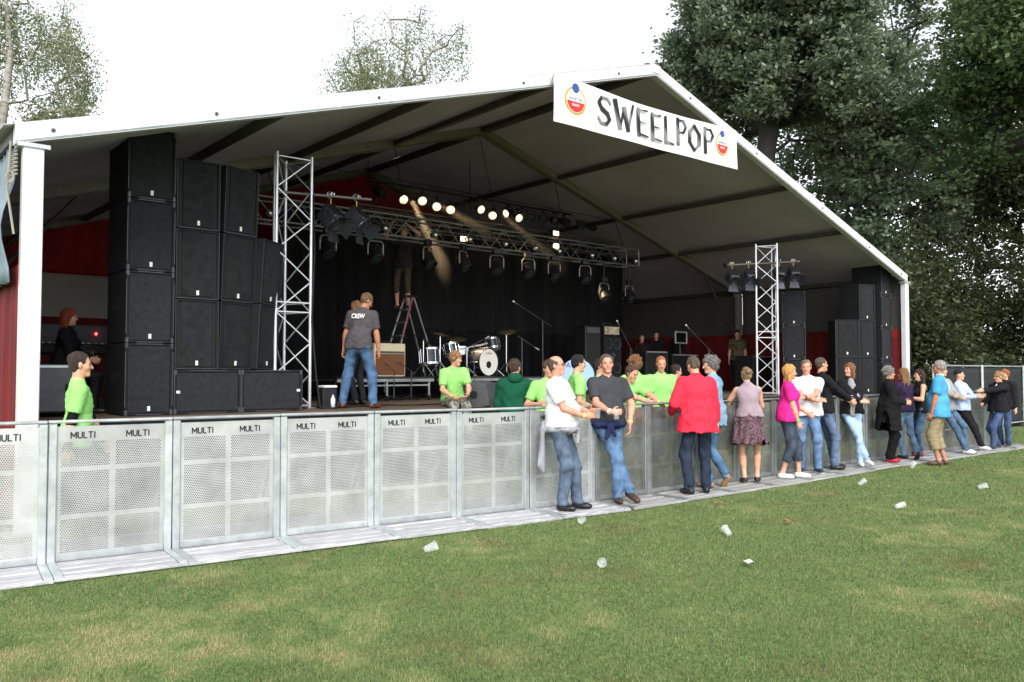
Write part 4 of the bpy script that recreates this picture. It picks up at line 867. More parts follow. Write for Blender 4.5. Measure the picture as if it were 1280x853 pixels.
def ik(a, b, l1, l2, pole):
    a = np.array(a, float); b = np.array(b, float); d = b - a; L = np.linalg.norm(d); mx = (l1 + l2) * .998
    if L > mx: b = a + d / L * mx; d = b - a; L = mx
    L = max(L, abs(l1 - l2) * 1.02 + .01); u = d / max(1e-6, np.linalg.norm(d)); x = (l1 * l1 - l2 * l2 + L * L) / (2 * L); y = math.sqrt(max(0, l1 * l1 - x * x))
    p = np.array(pole, float); p = p - u * (p @ u); p = unit(p) if np.linalg.norm(p) > 1e-6 else np.array([0, 0, 1.]); return a + u * x + p * y, a + u * L
mat('skin', S(206, 152, 124), .55, 0, .12, 12, .05, 60, sss=.12, col2=S(222, 170, 142)); mat('skin_tan', S(178, 122, 94), .55, 0, .12, 12, .05, 60, sss=.1); mat('skin_red', S(214, 148, 124), .55, 0, .12, 12, .05, 60, sss=.12)
mat('eye_dark', S(46, 38, 34), .3, 0, .1); mat('glasses_frame', S(60, 58, 56), .3, .6, .1); mat('wristband_green', S(120, 210, 130), .5, 0, .1); mat('wristband_yellow', S(220, 210, 120), .5, 0, .1)
HM = {}
def hmat(rgb):
    if rgb not in HM:
        m = mat('hair_%d' % len(HM), S(*rgb), .62, 0, .5, 60, .9, 220, stretch=(1.4, 1.4, .5)); HM[rgb] = 'hair_%d' % len(HM) if ('hair_%d' % len(HM)) in MATS else m.name
    return HM[rgb]
CM = {}
def cmat(rgb, kind='cotton'):
    if (rgb, kind) not in CM:
        nm = 'cloth_%s_%d' % (kind, len(CM))
        if kind == 'denim': mat(nm, S(*rgb), .85, 0, .3, 7, .35, 120, col2=tuple(min(1, c * 1.55) for c in S(*rgb)), spec=.2)
        elif kind == 'print':
            mat(nm, S(*rgb), .85, 0, .55, 38, .2, 80, spec=.2, fac=(.42, .58), col2=tuple(min(1, c * 1.9) for c in S(*rgb)))
        elif kind == 'camo': mat(nm, S(*rgb), .85, 0, .5, 16, .2, 80, spec=.2, fac=(.44, .56))
        elif kind == 'leather': mat(nm, S(*rgb), .38, 0, .2, 12, .2, 60)
        else: mat(nm, S(*rgb), .88, 0, .12, 5, .5, 30, spec=.2)
        CM[(rgb, kind)] = nm
    return CM[(rgb, kind)]
HAIRY = {}
def person(label, loc, yaw, H=1.75, pelvis=(0, 0, None), feet=((-.1, .0, 0), (.1, .0, 0)), hands=None, lean=(0, 0), twist=0, head=(0, 0, 0), g=1.0, belly=0., female=False, bust=0,
           top=('tee', (200, 200, 200)), bottom=('long', (70, 90, 120), 'denim'), shoes=((40, 32, 28), 'leather'), hair=('short', (80, 60, 45)), skin='skin', curl=.9, hem=-.07, poles=None, vox=.0128,
           knees=None, extras=(), glasses=False, face=True, seat=None, name='person'):
    """loc = world point under the pelvis; local axes: r (own right), f (forward), z. feet/hands = (left, right) targets (r, f, z)"""
    s = H / 1.75; F0 = np.array([math.cos(R_(yaw)), math.sin(R_(yaw)), 0]); R0 = np.array([math.sin(R_(yaw)), -math.cos(R_(yaw)), 0]); U0 = np.array([0, 0, 1.])
    base = np.array(loc, float)
    def W(p): return base + R0 * p[0] + F0 * p[1] + U0 * p[2]
    pz = pelvis[2] if pelvis[2] is not None else .945 * s
    pel = W((pelvis[0], pelvis[1], pz))
    # torso frame
    a, b = R_(lean[0]), R_(lean[1]); tu = unit(U0 * math.cos(a) * math.cos(b) + F0 * math.sin(a) + R0 * math.sin(b))
    tw = R_(twist); fr = F0 * math.cos(tw) + R0 * math.sin(tw); tf = unit(fr - tu * (fr @ tu)); tr = np.cross(tf, tu); TF = [tr, tf, tu]
    def T(r, f, u): return pel + (tr * r + tf * f + tu * u) * s
    hipw = .088 * (1.06 if female else 1); shw = (.158 if female else .178) * g ** .4
    hips = [pel + (-R0 * hipw - U0 * .03) * s, pel + (R0 * hipw - U0 * .03) * s]
    sh = [T(-shw, 0, .458), T(shw, 0, .458)]; neck = T(0, -.012, .535); chest = T(0, .0, .33); waist = T(0, .0, .15)
    # head frame
    hy, hp, hr = (R_(v) for v in head); hf = F0 * math.cos(hy) + R0 * math.sin(hy); hu = U0; hf2 = unit(hf * math.cos(hp) + hu * math.sin(hp)); hr_ = unit(np.cross(hf2, U0)); hu2 = np.cross(hr_, hf2)
    if hr: hr_, hu2 = hr_ * math.cos(hr) - hu2 * math.sin(hr), hu2 * math.cos(hr) + hr_ * math.sin(hr)
    HF = [hr_, hf2, hu2]; hc = neck + (tu * .06 + hu2 * .095 + hf2 * .012) * s
    hs = .945 * s
    def Hh(r, f, u): return hc + (hr_ * r + hf2 * f + hu2 * u) * hs
    # limbs
    lu, ll, la, lf = .43 * s, .425 * s, .285 * s, .25 * s
    ank = []; kne = []; ftd = []
    for i, ft in enumerate(feet):
        fa = R_(ft[3]) if len(ft) > 3 else R_(-8 if i == 0 else 8); fd = F0 * math.cos(fa) + R0 * math.sin(fa); pitch = R_(ft[4]) if len(ft) > 4 else 0
        fd3 = unit(fd * math.cos(pitch) - U0 * math.sin(pitch)); ftd.append(fd3)
        tgt = W((ft[0], ft[1], ft[2] + .085 * s)); pole = fd * 1.0 + U0 * .15
        if knees: pole = R0 * knees[i][0] + F0 * knees[i][1] + U0 * knees[i][2]
        k_, a_ = ik(hips[i], tgt, lu, ll, pole); kne.append(k_); ank.append(a_)
    if hands is None: hands = ((-.24, .04, .80), (.24, .04, .80))
    elb = []; wri = []
    for i, hd in enumerate(hands):
        sg = -1 if i == 0 else 1; pole = (R0 * sg * .5 - F0 * .6 - U0 * .6) if not poles or poles[i] is None else R0 * poles[i][0] + F0 * poles[i][1] + U0 * poles[i][2]
        e_, w_ = ik(sh[i], W(hd[:3]), la, lf, pole); elb.append(e_); wri.append(w_)
    def torso(v, t, kk=.05):
        v.cone(hips[0], hips[1], (.095 * g + t) * s, (.095 * g + t) * s, kk, (F0, 1.06))
        v.ell(pel + (U0 * .02) * s, [(.155 * g * (1.07 if female else 1) + t) * s, (.108 * g + t + (.015 if female else 0)) * s, (.11 + t) * s], [R0, F0, U0], kk)
        v.ell(waist + tf * .012 * s + tf * belly * .45 * s, [((.132 if female else .142) * g + t + belly * .3) * s, (.098 * g + t + belly * .75) * s, (.17 + t) * s], TF, kk)
        v.ell(chest, [((.142 if female else .162) * g + t) * s, (.105 * g + t) * s, (.19 + t * .6) * s], TF, kk)
        v.cone(T(-shw * .88, -.005, .44), T(shw * .88, -.005, .44), (.054 + t) * s, (.054 + t) * s, kk)
        v.cone(T(-shw * .62, -.012, .462), neck, (.045 + t * .9) * s, (.043 + t * .3) * s, kk); v.cone(T(shw * .62, -.012, .462), neck, (.045 + t * .9) * s, (.043 + t * .3) * s, kk)
        if bust:
            for q in (-1, 1): v.ell(T(q * .075, .085, .34), [(.065 + t) * s, (.05 + bust + t) * s, (.065 + t) * s], TF, .04)
    B = Vol(); torso(B, -.012)
    for i in (0, 1):
        sg = -1 if i == 0 else 1
        B.cone(sh[i], elb[i], .050 * s * g ** .5, .038 * s * g ** .5, .04); B.cone(elb[i], wri[i], .041 * s * g ** .5, .026 * s, .02)
        B.cone(elb[i] + (wri[i] - elb[i]) * .2, elb[i] + (wri[i] - elb[i]) * .45, .042 * s * g ** .5, .036 * s, .02)
        lg = .74 if bottom[0] == 'long' else 1.0; B.cone(hips[i], kne[i], (.078 if not female else .083) * s * g ** .7 * (lg if lg < 1 else .97), .05 * s * g ** .5 * lg, .04); B.cone(kne[i], ank[i], .047 * s * lg, .034 * s * lg, .03)
        cal = kne[i] + (ank[i] - kne[i]) * .3 - ftd[i] * .015 * s; B.cone(cal, kne[i] + (ank[i] - kne[i]) * .6, .052 * s * g ** .4 * lg, .036 * s * lg, .03)
        heel = ank[i] - U0 * .05 * s - ftd[i] * .03 * s; B.cone(heel, heel + ftd[i] * .16 * s - U0 * .008 * s, .030 * s * (lg if shoes else 1), .025 * s * (lg if shoes else 1), .03); B.cone(ank[i], heel, .036 * s * lg, .034 * s * lg, .02)
        # hand: palm, four fingers of different lengths, thumb
        hd = hands[i]; d = unit(wri[i] - elb[i]) if len(hd) < 6 else unit(R0 * hd[3] + F0 * hd[4] + U0 * hd[5])
        inward = -R0 * sg; pn = inward - d * (inward @ d); pn = unit(pn) if np.linalg.norm(pn) > .2 else unit(np.cross(d, U0)); sd_ = unit(np.cross(d, pn)); up = sd_ if sd_ @ (U0 + F0 * .5) > 0 else -sd_
        pc = wri[i] + d * .055 * s; B.ell(pc, [.052 * s, .040 * s, .017 * s], [d, up, pn], .018)
        cu = hd[6] if len(hd) > 6 else curl
        for q, (off, ln) in enumerate(((.030, .075), (.010, .085), (-.010, .078), (-.028, .062))):
            p0 = wri[i] + (d * .085 + up * off) * s; d1 = unit(d * math.cos(cu * .5) + pn * math.sin(cu * .5)); p1 = p0 + d1 * ln * .5 * s; d2 = unit(d * math.cos(cu * 1.5) + pn * math.sin(cu * 1.5)); p2 = p1 + d2 * ln * .5 * s
            B.cone(p0, p1, .0095 * s, .0088 * s, .006); B.cone(p1, p2, .0088 * s, .0075 * s, .004)
        t0 = wri[i] + (d * .03 + up * .03) * s; t1 = t0 + unit(d * .7 + up * .7 + pn * .35) * .042 * s; B.cone(t0, t1, .0125 * s, .0105 * s, .012); B.cone(t1, t1 + unit(d + pn * .5 + up * .1) * .034 * s, .0105 * s, .008 * s, .005)
    B.cone(neck - tu * .03 * hs, Hh(0, -.015, -.05), (.052 if not female else .046) * hs * g ** .3, (.05 if not female else .043) * hs, .03)
    B.ell(Hh(0, -.012, .035), [.074 * hs, .094 * hs, .084 * hs], HF, .02); B.ell(Hh(0, .022, -.03), [.057 * hs * g ** .3, .068 * hs, .086 * hs], HF, .03)
    B.cone(Hh(-.012, .072, -.095), Hh(.012, .072, -.095), .021 * hs, .021 * hs, .02); B.cone(Hh(0, .084, .018), Hh(0, .108, -.028), .008 * hs, .013 * hs, .012)
    B.cone(Hh(-.028, .072, .026), Hh(.028, .072, .026), .013 * hs, .013 * hs, .014); B.cone(Hh(-.018, .083, -.062), Hh(.018, .083, -.062), .009 * hs, .009 * hs, .006)
    for q in (-1, 1):
        B.ell(Hh(q * .037, .058, -.028), [.022 * hs] * 3, HF, .02); B.sub_ell(Hh(q * .031, .100, .004), [.014 * hs, .012 * hs, .008 * hs], HF, .012); B.ell(Hh(q * .077, -.006, -.008), [.009 * hs, .019 * hs, .032 * hs], HF, .006)
    V, Q = B.mesh(vox)
    P = mk_np(name, V - base, Q, skin, None, True); P.location = base; tag(P, label, 'person')
    def part(nm, vol, m, h=None, parent=None):
        V, Q = vol.mesh(h or vox * 1.3); 
        return mk_np(nm, V, Q, m, parent or P, True) if len(Q) else None
    # --- top
    kind, col = top[0], top[1]; tm = cmat(col, top[2] if len(top) > 2 else 'cotton'); t = {'tee': .010, 'tank': .007, 'long': .013, 'polo': .014, 'jacket': .026, 'coat': .026, 'hoodie': .021, 'cardigan': .016}[kind]
    v = Vol(); torso(v, t); hz = pel[2] + hem * s
    fx = .012 if female else 0
    v.cone(pel + U0 * .1 * s, pel + U0 * (hem - .03) * s, (.118 * g + t + fx) * s, (.130 * g + t + fx + (.035 if kind in ('jacket', 'coat') else .004)) * s, .06, (R0, .72))
    if belly: v.cone(pel + (U0 * .12 + F0 * belly * .5) * s, pel + (U0 * (hem - .03) + F0 * belly * .45) * s, (.10 * g + t + belly * .3) * s, (.105 * g + t + belly * .2) * s, .06, (R0, .8))
    v.plane((0, 0, hz), -U0); v.plane(neck + tu * .045 * s, tu)
    v.wrinkle(.009 if kind in ('tee', 'polo', 'tank') else .010, 30, int(abs(loc[0] * 100)) % 1000, (1, 1, .6))
    v.wrinkle(.0045, 62, int(abs(loc[1] * 77)) % 997, (1, 1, 1.2))
    if kind == 'tank':
        pass
    else:
        fr_ = .62 if kind in ('tee', 'polo') else 1
        for i in (0, 1):
            tt = t + (.006 if fr_ < 1 else 0)
            if fr_ < 1: e = sh[i] + (elb[i] - sh[i]) * .74; v.cone(sh[i], e, (.054 * g ** .5 + tt) * s, (.050 * g ** .5 + tt) * s, .05, None, True)
            else:
                v.cone(sh[i], elb[i], (.052 * g ** .5 + tt) * s, (.042 * g ** .5 + tt) * s, .05); v.cone(elb[i], wri[i] - (wri[i] - elb[i]) * .06, (.042 * g ** .5 + tt) * s, (.030 + tt * .9) * s, .02, None, True)
        if fr_ == 1: v.wrinkle(.007, 45, 7, (1, 1, 1))
    sh_o = part('shirt' if kind in ('tee', 'polo', 'tank') else {'long': 'sweater', 'jacket': 'jacket', 'coat': 'coat', 'hoodie': 'hoodie', 'cardigan': 'cardigan'}[kind], v, tm)
    if kind in ('polo', 'jacket', 'hoodie', 'coat'):
        c_ = Vol().cone(neck - tu * .012 * s, neck + tu * (.045 if kind != 'hoodie' else .03) * s - tf * .0 * s, .066 * s, .060 * s, .01, None, True, True)
        if kind == 'hoodie': c_.ell(neck - tf * .075 * s - tu * .0 * s, [.10 * s, .055 * s, .075 * s], TF, .03)
        part('collar' if kind != 'hoodie' else 'hood', c_, tm if len(top) < 4 else cmat(top[3]))
    # --- bottom
    bk, bc = bottom[0], bottom[1]; bmn = cmat(bc, bottom[2] if len(bottom) > 2 else 'cotton'); v = Vol(); loose = bottom[3] if len(bottom) > 3 else 1.0
    tb = .012
    v.cone(hips[0], hips[1], (.097 * g + tb) * s, (.097 * g + tb) * s, .05, (F0, 1.05)); v.ell(pel + U0 * .02 * s, [(.155 * g * (1.07 if female else 1) + tb) * s, (.108 * g + tb + (.015 if female else 0)) * s, (.115 + tb) * s], [R0, F0, U0], .05)
    v.plane(pel + U0 * .10 * s, U0)
    if bk == 'skirt':
        v.cone(pel + U0 * .05 * s, pel - U0 * .36 * s, .13 * g * s, .215 * g * s, .04, (R0, .8), True); v.wrinkle(.02, 40, 3, (1, 1, .05)); part('skirt', v, bmn)
    elif bk == 'coat': pass
    else:
        f_end = {'long': .99, 'capri': .58, 'short': .38}[bk]; j = .0
        for i in (0, 1):
            v.cone(hips[i], kne[i], (.084 if not female else .088) * s * g ** .7, (.064 * loose) * s * g ** .5, .04)
            e = kne[i] + (ank[i] - kne[i]) * (f_end if bk != 'long' else .97) - (U0 * .0)
            v.cone(kne[i], e, .064 * loose * s * g ** .5, ((.052 if bk == 'long' else .062) * loose) * s * g ** .3, .03, None, True)
            if bk == 'long':
                w0 = kne[i] + (ank[i] - kne[i]) * .86; v.ell(w0, [.054 * loose * s, .056 * loose * s, .03 * s], None, .03); v.ell(ank[i] - U0 * .01 * s + ftd[i] * .012 * s, [.054 * loose * s, .060 * loose * s, .028 * s], None, .03)
                cz_ = kne[i] + (ank[i] - kne[i]) * .05; v.ell(cz_ + ftd[i] * .01, [.062 * loose * s, .062 * loose * s, .03 * s], None, .03)
        v.wrinkle(.0065, 46, int(abs(loc[1] * 100)) % 1000, (1, 1, 1)); v.wrinkle(.004, 90, 5, (1, 1, 1.2)); part('trousers' if bk == 'long' else ('capri_trousers' if bk == 'capri' else 'shorts'), v, bmn, vox * 1.45)
    # --- shoes
    if shoes:
        sm = cmat(shoes[0], shoes[1] if len(shoes) > 1 else 'leather')
        for i in (0, 1):
            v = Vol(); heel = ank[i] - U0 * .045 * s - ftd[i] * .035 * s; side = unit(np.cross(ftd[i], U0)); un = np.cross(side, ftd[i])
            v.ell(heel + ftd[i] * .015 * s + un * .0, [.040 * s, .05 * s, .045 * s], [side, ftd[i], un], .03); v.ell(heel + ftd[i] * .115 * s - un * .006 * s, [.046 * s, .10 * s, .04 * s], [side, ftd[i], un], .03); v.cone(heel + ftd[i] * .03 * s + un * .02 * s, ank[i] - un * .005, .043 * s, .038 * s, .02)
            v.plane(heel - un * .038 * s, -un); part('shoe', v, sm, .011)
            if len(shoes) > 2:
                v = Vol(); v.ell(heel + ftd[i] * .08 * s - un * .03 * s, [.047 * s, .143 * s, .03 * s], [side, ftd[i], un], .01); v.plane(heel - un * .040 * s, -un); v.plane(heel - un * .018 * s, un); part('shoe_sole', v, cmat(shoes[2]), .011)
    # --- hair
    hk, hcol = hair; hm = hmat(hcol); v = Vol(); big = {'short': .008, 'bald': .004, 'curly': .020, 'long': .010, 'mid': .010, 'bun': .008, 'buzz': .003, 'beanie': .010, 'mop': .012}[hk]
    v.ell(Hh(0, -.016, .038), [(.077 + big) * hs, (.096 + big) * hs, (.086 + big) * hs], HF, .02)
    bk2 = big - (.008 if hk in ('short', 'buzz', 'bald') else 0); v.ell(Hh(0, -.045, -.02), [(.062 + bk2) * hs, (.052 + bk2) * hs, (.062 + bk2) * hs], HF, .03)
    fz = {'short': .026, 'bald': .03, 'curly': -.01, 'long': -.01, 'mid': -.01, 'bun': -.0, 'buzz': .024, 'beanie': .0, 'mop': -.02}[hk]
    v.sub_ell(Hh(0, .108, fz - .010), [.112 * hs, .076 * hs, .082 * hs], HF, .012); v.sub_ell(Hh(0, .06, fz - .075), [.12 * hs, .075 * hs, .075 * hs], HF, .012)
    if hk == 'bald': v.plane(Hh(0, 0, .062), hu2 * .9 + hf2 * .45)
    if hk == 'beanie': v.plane(Hh(0, 0, .02), -(hu2 * .95 - hf2 * .2))
    elif hk in ('short', 'buzz', 'bald', 'mop'): v.plane(Hh(0, 0, -.072), -hu2 * .9 + hf2 * .35)
    if hk in ('curly', 'mop'): v.wrinkle(.022 if hk == 'curly' else .014, 95, 5)
    if hk == 'long':
        for q in (-1, -.5, 0, .5, 1): v.cone(Hh(q * .06, -.07 + .03 * abs(q), .0), Hh(q * .10, -.085 + .03 * abs(q) , -.36 + .05 * abs(q)), .042 * hs, .024 * hs, .03)
        v.wrinkle(.009, 90, 6, (1, 1, .2))
    if hk == 'mid':
        for q in (-1, -.5, 0, .5, 1): v.cone(Hh(q * .07, -.06 + .05 * abs(q), .02), Hh(q * .088, -.062 + .06 * abs(q), -.15), .036 * hs, .026 * hs, .03)
        v.wrinkle(.010, 90, 6, (1, 1, .3))
    if hk == 'bun': v.ell(Hh(0, -.125, .03), [.042 * hs, .038 * hs, .042 * hs], HF, .01); v.wrinkle(.012, 80, 9)
    if hk == 'short': v.wrinkle(.008, 95, 4)
    part('beanie' if hk == 'beanie' else 'hair', v, hm, max(.0085, vox * .85))
    # --- eyes, brows, glasses
    if face:
        for q in (-1, 1):
            e = Hh(q * .031, .0845, .005); MB().ball(e, .0078 * hs, 8, (1, 1, .6)).build('eye', 'eye_dark', P, True); MB().path([Hh(q * .016, .0945, .0255), Hh(q * .032, .0935, .030), Hh(q * .048, .084, .024)], .0030 * hs, 5).build('eyebrow', hm, P)
        if not female: pass
        MB().path([Hh(-.022, .0865, -.0605), Hh(0, .0945, -.0600), Hh(.022, .0865, -.0605)], .0032 * hs, 5).build('mouth', 'lips', P)
    if glasses:
        q = MB()
        for sg in (-1, 1):
            for i in range(8): a0, a1 = i * .785, (i + 1) * .785; q.tube(Hh(sg * .033 + .024 * math.cos(a0), .102, .004 + .018 * math.sin(a0)), Hh(sg * .033 + .024 * math.cos(a1), .102, .004 + .018 * math.sin(a1)), .0026, n=5)
            q.tube(Hh(sg * .057, .1, .008), Hh(sg * .083, -.0, .006), .0026, n=5)
        q.tube(Hh(-.009, .104, .008), Hh(.009, .104, .008), .0026, n=5); q.build('glasses', 'glasses_frame', P)
    info = dict(P=P, W=W, T=T, Hh=Hh, pel=pel, wri=wri, elb=elb, sh=sh, hips=hips, kne=kne, ank=ank, R0=R0, F0=F0, s=s, tf=tf, tr=tr, tu=tu, neck=neck, part=part, waist=waist, TF=TF, g=g)
    for ex in extras: ex(info)
    return info
mat('lips', S(168, 96, 84), .5, 0, .1)
# extras -------------------------------------------------------------
def band(side, m, t=.8):
    def f(I):
        e, w_ = I['elb'][side], I['wri'][side]; d = unit(w_ - e); c = e + (w_ - e) * (.9 if t == .8 else t); MB().tube(c, c + d * .022, .037 * I['s'], .034 * I['s'], 12).build('wristband', m, I['P'])
    return f
def waist_sweater(rgb, side):
    def f(I):
        v = Vol(); p, R0, F0, s, g = I['pel'], I['R0'], I['F0'], I['s'], I['g']; U = np.array([0, 0, 1.])
        v.ell(p - U * .03 * s, [(.192 * g + .012) * s, (.178 * g + .03) * s, .07 * s], [R0, F0, U], .02); v.wrinkle(.008, 60, 2)
        b = p - F0 * .155 * s + R0 * side * .10 * s; v.cone(b + U * .02, b - U * .42 * s - F0 * .03 + R0 * side * .03, .05 * s, .085 * s, .05, (F0, 2.2)); v.cone(b + R0 * side * .05 - U * .1, b - U * .5 * s + R0 * side * .04, .045 * s, .035 * s, .05, (F0, 1.6)); v.wrinkle(.012, 40, 11, (1, 1, .3))
        kx = p + F0 * .215 * s - U * .04 - R0 * side * .03; v.ell(kx, [.045 * s, .032 * s, .04 * s], [R0, F0, U], .01); v.cone(kx, kx - U * .15 + R0 * .05, .028 * s, .024 * s, .02); v.cone(kx, kx - U * .12 - R0 * .06, .026 * s, .022 * s, .02)
        I['part']('tied_sweater', v, cmat(rgb))
    return f
def belt(rgb):
    def f(I):
        v = Vol(); p, R0, F0, s, g = I['pel'], I['R0'], I['F0'], I['s'], I['g']; U = np.array([0, 0, 1.]); v.ell(p + U * .07 * s, [.172 * g * s, .128 * g * s, .1], [R0, F0, U]); v.plane(p + U * .09 * s, U); v.plane(p + U * .055 * s, -U); I['part']('belt', v, cmat(rgb, 'leather'))
    return f
def under_front(rgb, wd=.07, z0=-.06, z1=.50, nm='shirt_front'):
    """a lighter inner shirt showing between the open fronts of a jacket"""
    def f(I):
        v = Vol(); s = I['s']; T = I['T']; b = T(0, .075, z0); t_ = T(0, .075, z1 - .1)
        v.cone(b, t_, wd * s, wd * .9 * s, .02, (I['tr'], .9)); v.cone(t_, T(0, .04, z1), wd * .9 * s, wd * .7 * s, .02); v.wrinkle(.005, 40, 3); I['part'](nm, v, cmat(rgb))
    return f
def back_print(rgb, txt, wd, ht, up=.36, back=True):
    def f(I):
        s = I['s']; sg = -1 if back else 1; c = I['T'](0, sg * .138, up); lettering('shirt_print', txt, c, I['tr'] * (1 if back else -1), I['tu'], wd, ht, cmat(rgb), I['P'], offset=.02, thick=.012)
    return f
def cup_at(I, side, label, name='plastic_cup'):
    w_ = I['wri'][side]; e = I['elb'][side]; d = unit(w_ - e); c = w_ + d * .09 + I['F0'] * .035; t = thing(name, label, 'cup', tuple(c - np.array([0, 0, .05])))
    MB().lathe((0, 0, 0), (0, 0, 1), [(.0001, .001), (.028, .001), (.036, .115), (.0385, .115), (.0385, .11)], 14).build('wall', 'clear_plastic', t, local=True, smooth=True); return t
glassy('clear_plastic', (.9, .92, .94), .24)
# ---------------------------------------------------------------- the crowd in front of the barrier
J1, J2, J3, JL = (86, 100, 120), (84, 110, 142), (40, 48, 64), (150, 176, 200)
GREEN = (150, 214, 120); Z0 = .04
I = person('bald man with glasses in white T-shirt, grey sweater tied around his waist', (6.84, 7.0, Z0), -62, 1.80, (0, -.08, None), ((-.10, .10, 0, -5), (.11, -.02, 0, 10)), ((-.04, .27, 1.14, .5, .8, .15), (.10, .26, 1.10, -.5, .85, .1)),
    (-3, 0), 0, (-4, 4, 0), 1.16, .10, top=('tee', (232, 232, 236)), bottom=('long', J1, 'denim', 1.12), shoes=((22, 20, 22), 'leather'), hair=('bald', (92, 78, 66)), skin='skin_red', glasses=True, hem=-.01, vox=.0102, extras=(waist_sweater((150, 152, 158), 1), band(1, 'wristband_yellow')))
cup_at(I, 0, 'clear plastic beer cup held by the bald man in white')
I = person('man in dark grey T-shirt with crossed legs holding a cup', (7.66, 7.06, Z0), -122, 1.83, (0, -.10, None), ((-.06, .10, 0, 0), (-.23, .12, .02, -28, 20)), ((-.235, .06, .97, .1, .25, -.95, .6), (.06, .25, 1.12, -.95, .3, .05)),
    (-2, 0), 0, (4, 0, 3), 1.08, .05, top=('tee', (62, 63, 68)), bottom=('long', J2, 'denim', 1.06), shoes=((70, 48, 38), 'leather'), hair=('short', (96, 86, 78)), skin='skin_red', hem=-.01, vox=.0102, poles=((-1, -.5, .1), (.7, -.6, -.5)), knees=((0, 1, 0), (-.25, 1, 0)),
    extras=(waist_sweater((40, 46, 84), -1), band(0, 'wristband_yellow'), band(1, 'badge_white')))
cup_at(I, 1, 'clear plastic cup held by the man with crossed legs')
person('man in bright red jacket and dark jeans with his back turned', (9.02, 6.74, Z0), 60, 1.83, (0, 0, None), ((-.13, -.02, 0, -22), (.13, .05, 0, 18)), ((-.27, .26, 1.06), (.33, .12, .86)), (7, 0), 0, (-12, -28, 0), 1.12, .03, top=('jacket', (224, 50, 72)), bottom=('long', J3, 'denim', 1.12),
    shoes=((20, 20, 22), 'leather'), hair=('short', (96, 80, 66)), hem=-.16, face=False, vox=.0102)
person('grey haired man in light denim shirt behind the red jacket', (9.72, 6.98, Z0), 105, 1.83, (0, 0, None), ((-.09, .05, 0), (.10, -.13, .07, 10, 55)), ((-.15, .3, 1.1), (.24, .05, .82)), (4, 0), 0, (-40, -8, 0), 1.0, 0, top=('long', (124, 160, 188)), bottom=('long', (74, 106, 138), 'denim', 1.05),
    shoes=((150, 112, 74), 'leather'), hair=('curly', (118, 114, 112)), hem=-.12, face=False, vox=.0102)
person('woman in mauve sleeveless top and frilled patterned skirt leaning on the barrier', (10.52, 6.95, Z0), 42, 1.68, (0, 0, None), ((-.08, -.03, 0, -10), (.11, .05, 0, 16)), ((-.20, .34, 1.22), (.10, .36, 1.14)), (6, -2), 0, (-10, -14, 0), 1.04, 0, True, top=('tank', (158, 140, 150)),
    bottom=('skirt', (92, 70, 78), 'print'), shoes=((30, 26, 26), 'leather'), hair=('bun', (150, 122, 90)), hem=.05, face=False)
person('blonde woman in pink top and dark three-quarter trousers', (11.42, 6.88, Z0), -58, 1.72, (0, 0, None), ((-.09, .16, 0, 0), (.10, -.08, 0, 5)), ((-.10, .30, .98), (.17, .16, .84)), (4, 0), 0, (-5, -4, 0), 1.12, .03, True, .03, top=('tee', (226, 42, 142)), bottom=('capri', (62, 70, 84), 'denim', 1.12),
    shoes=((226, 226, 226), 'cotton'), hair=('mid', (214, 160, 92)), extras=(band(1, 'wristband_green'),))
person('man in white polo shirt with folded arms and watch', (12.32, 7.05, Z0), -140, 1.80, (0, -.06, None), ((-.12, .08, 0, -18), (.12, .02, 0, 14)), ((.10, .27, 1.20, .9, .2, .1), (-.10, .24, 1.15, -.9, .2, .15)), (-2, 0), 0, (12, -6, 0), 1.14, .06, top=('polo', (228, 222, 228)), bottom=('long', (92, 118, 152), 'denim', 1.1),
    shoes=((40, 48, 66), 'leather', (210, 210, 210)), hair=('short', (140, 116, 88)), skin='skin_red', poles=((-.9, -.1, -.5), (.9, -.1, -.5)), extras=(band(0, 'lamp_black'),))
person('man in black sweater over white collar facing the woman in cardigan', (12.98, 7.04, Z0), -38, 1.85, (0, -.10, None), ((-.10, .12, 0, 0), (.10, .02, 0, 6)), ((-.04, .40, 1.10), (.08, .42, 1.06)), (-2, 0), 0, (-4, 2, 0), 1.04, 0, top=('long', (26, 26, 30)), bottom=('long', (88, 104, 132), 'denim', 1.06), shoes=((26, 26, 28), 'leather'),
    hair=('buzz', (92, 74, 66)), extras=(band(0, 'wristband_green'), lambda I: I['part']('collar', Vol().cone(I['neck'] - I['tu'] * .02, I['neck'] + I['tu'] * .03, .064, .058, .01, None, True, True), cmat((220, 220, 224)))))
person('young woman in black cardigan and pale jeans with folded arms', (13.78, 7.06, Z0), -140, 1.76, (0, -.08, None), ((-.09, .12, 0, 0), (-.20, .16, .02, -25, 12)), ((.09, .24, 1.15, .9, .2, .1), (-.09, .26, 1.10, -.9, .2, .1)), (-2, 0), 0, (52, 0, 0), .92, 0, True, .02, top=('cardigan', (26, 26, 30)), bottom=('long', JL, 'denim', .98),
    shoes=((200, 204, 208), 'cotton'), hair=('mid', (132, 88, 54)), poles=((-.9, -.1, -.5), (.9, -.1, -.5)), extras=(under_front((150, 148, 154), .075), belt((24, 24, 24)),
    lambda I: [I['part']('sleeve', Vol().cone(I['elb'][i], I['elb'][i] + (I['wri'][i] - I['elb'][i]) * .85, .058, .047, .01, None, True), cmat((176, 178, 186))) for i in (0, 1)]))
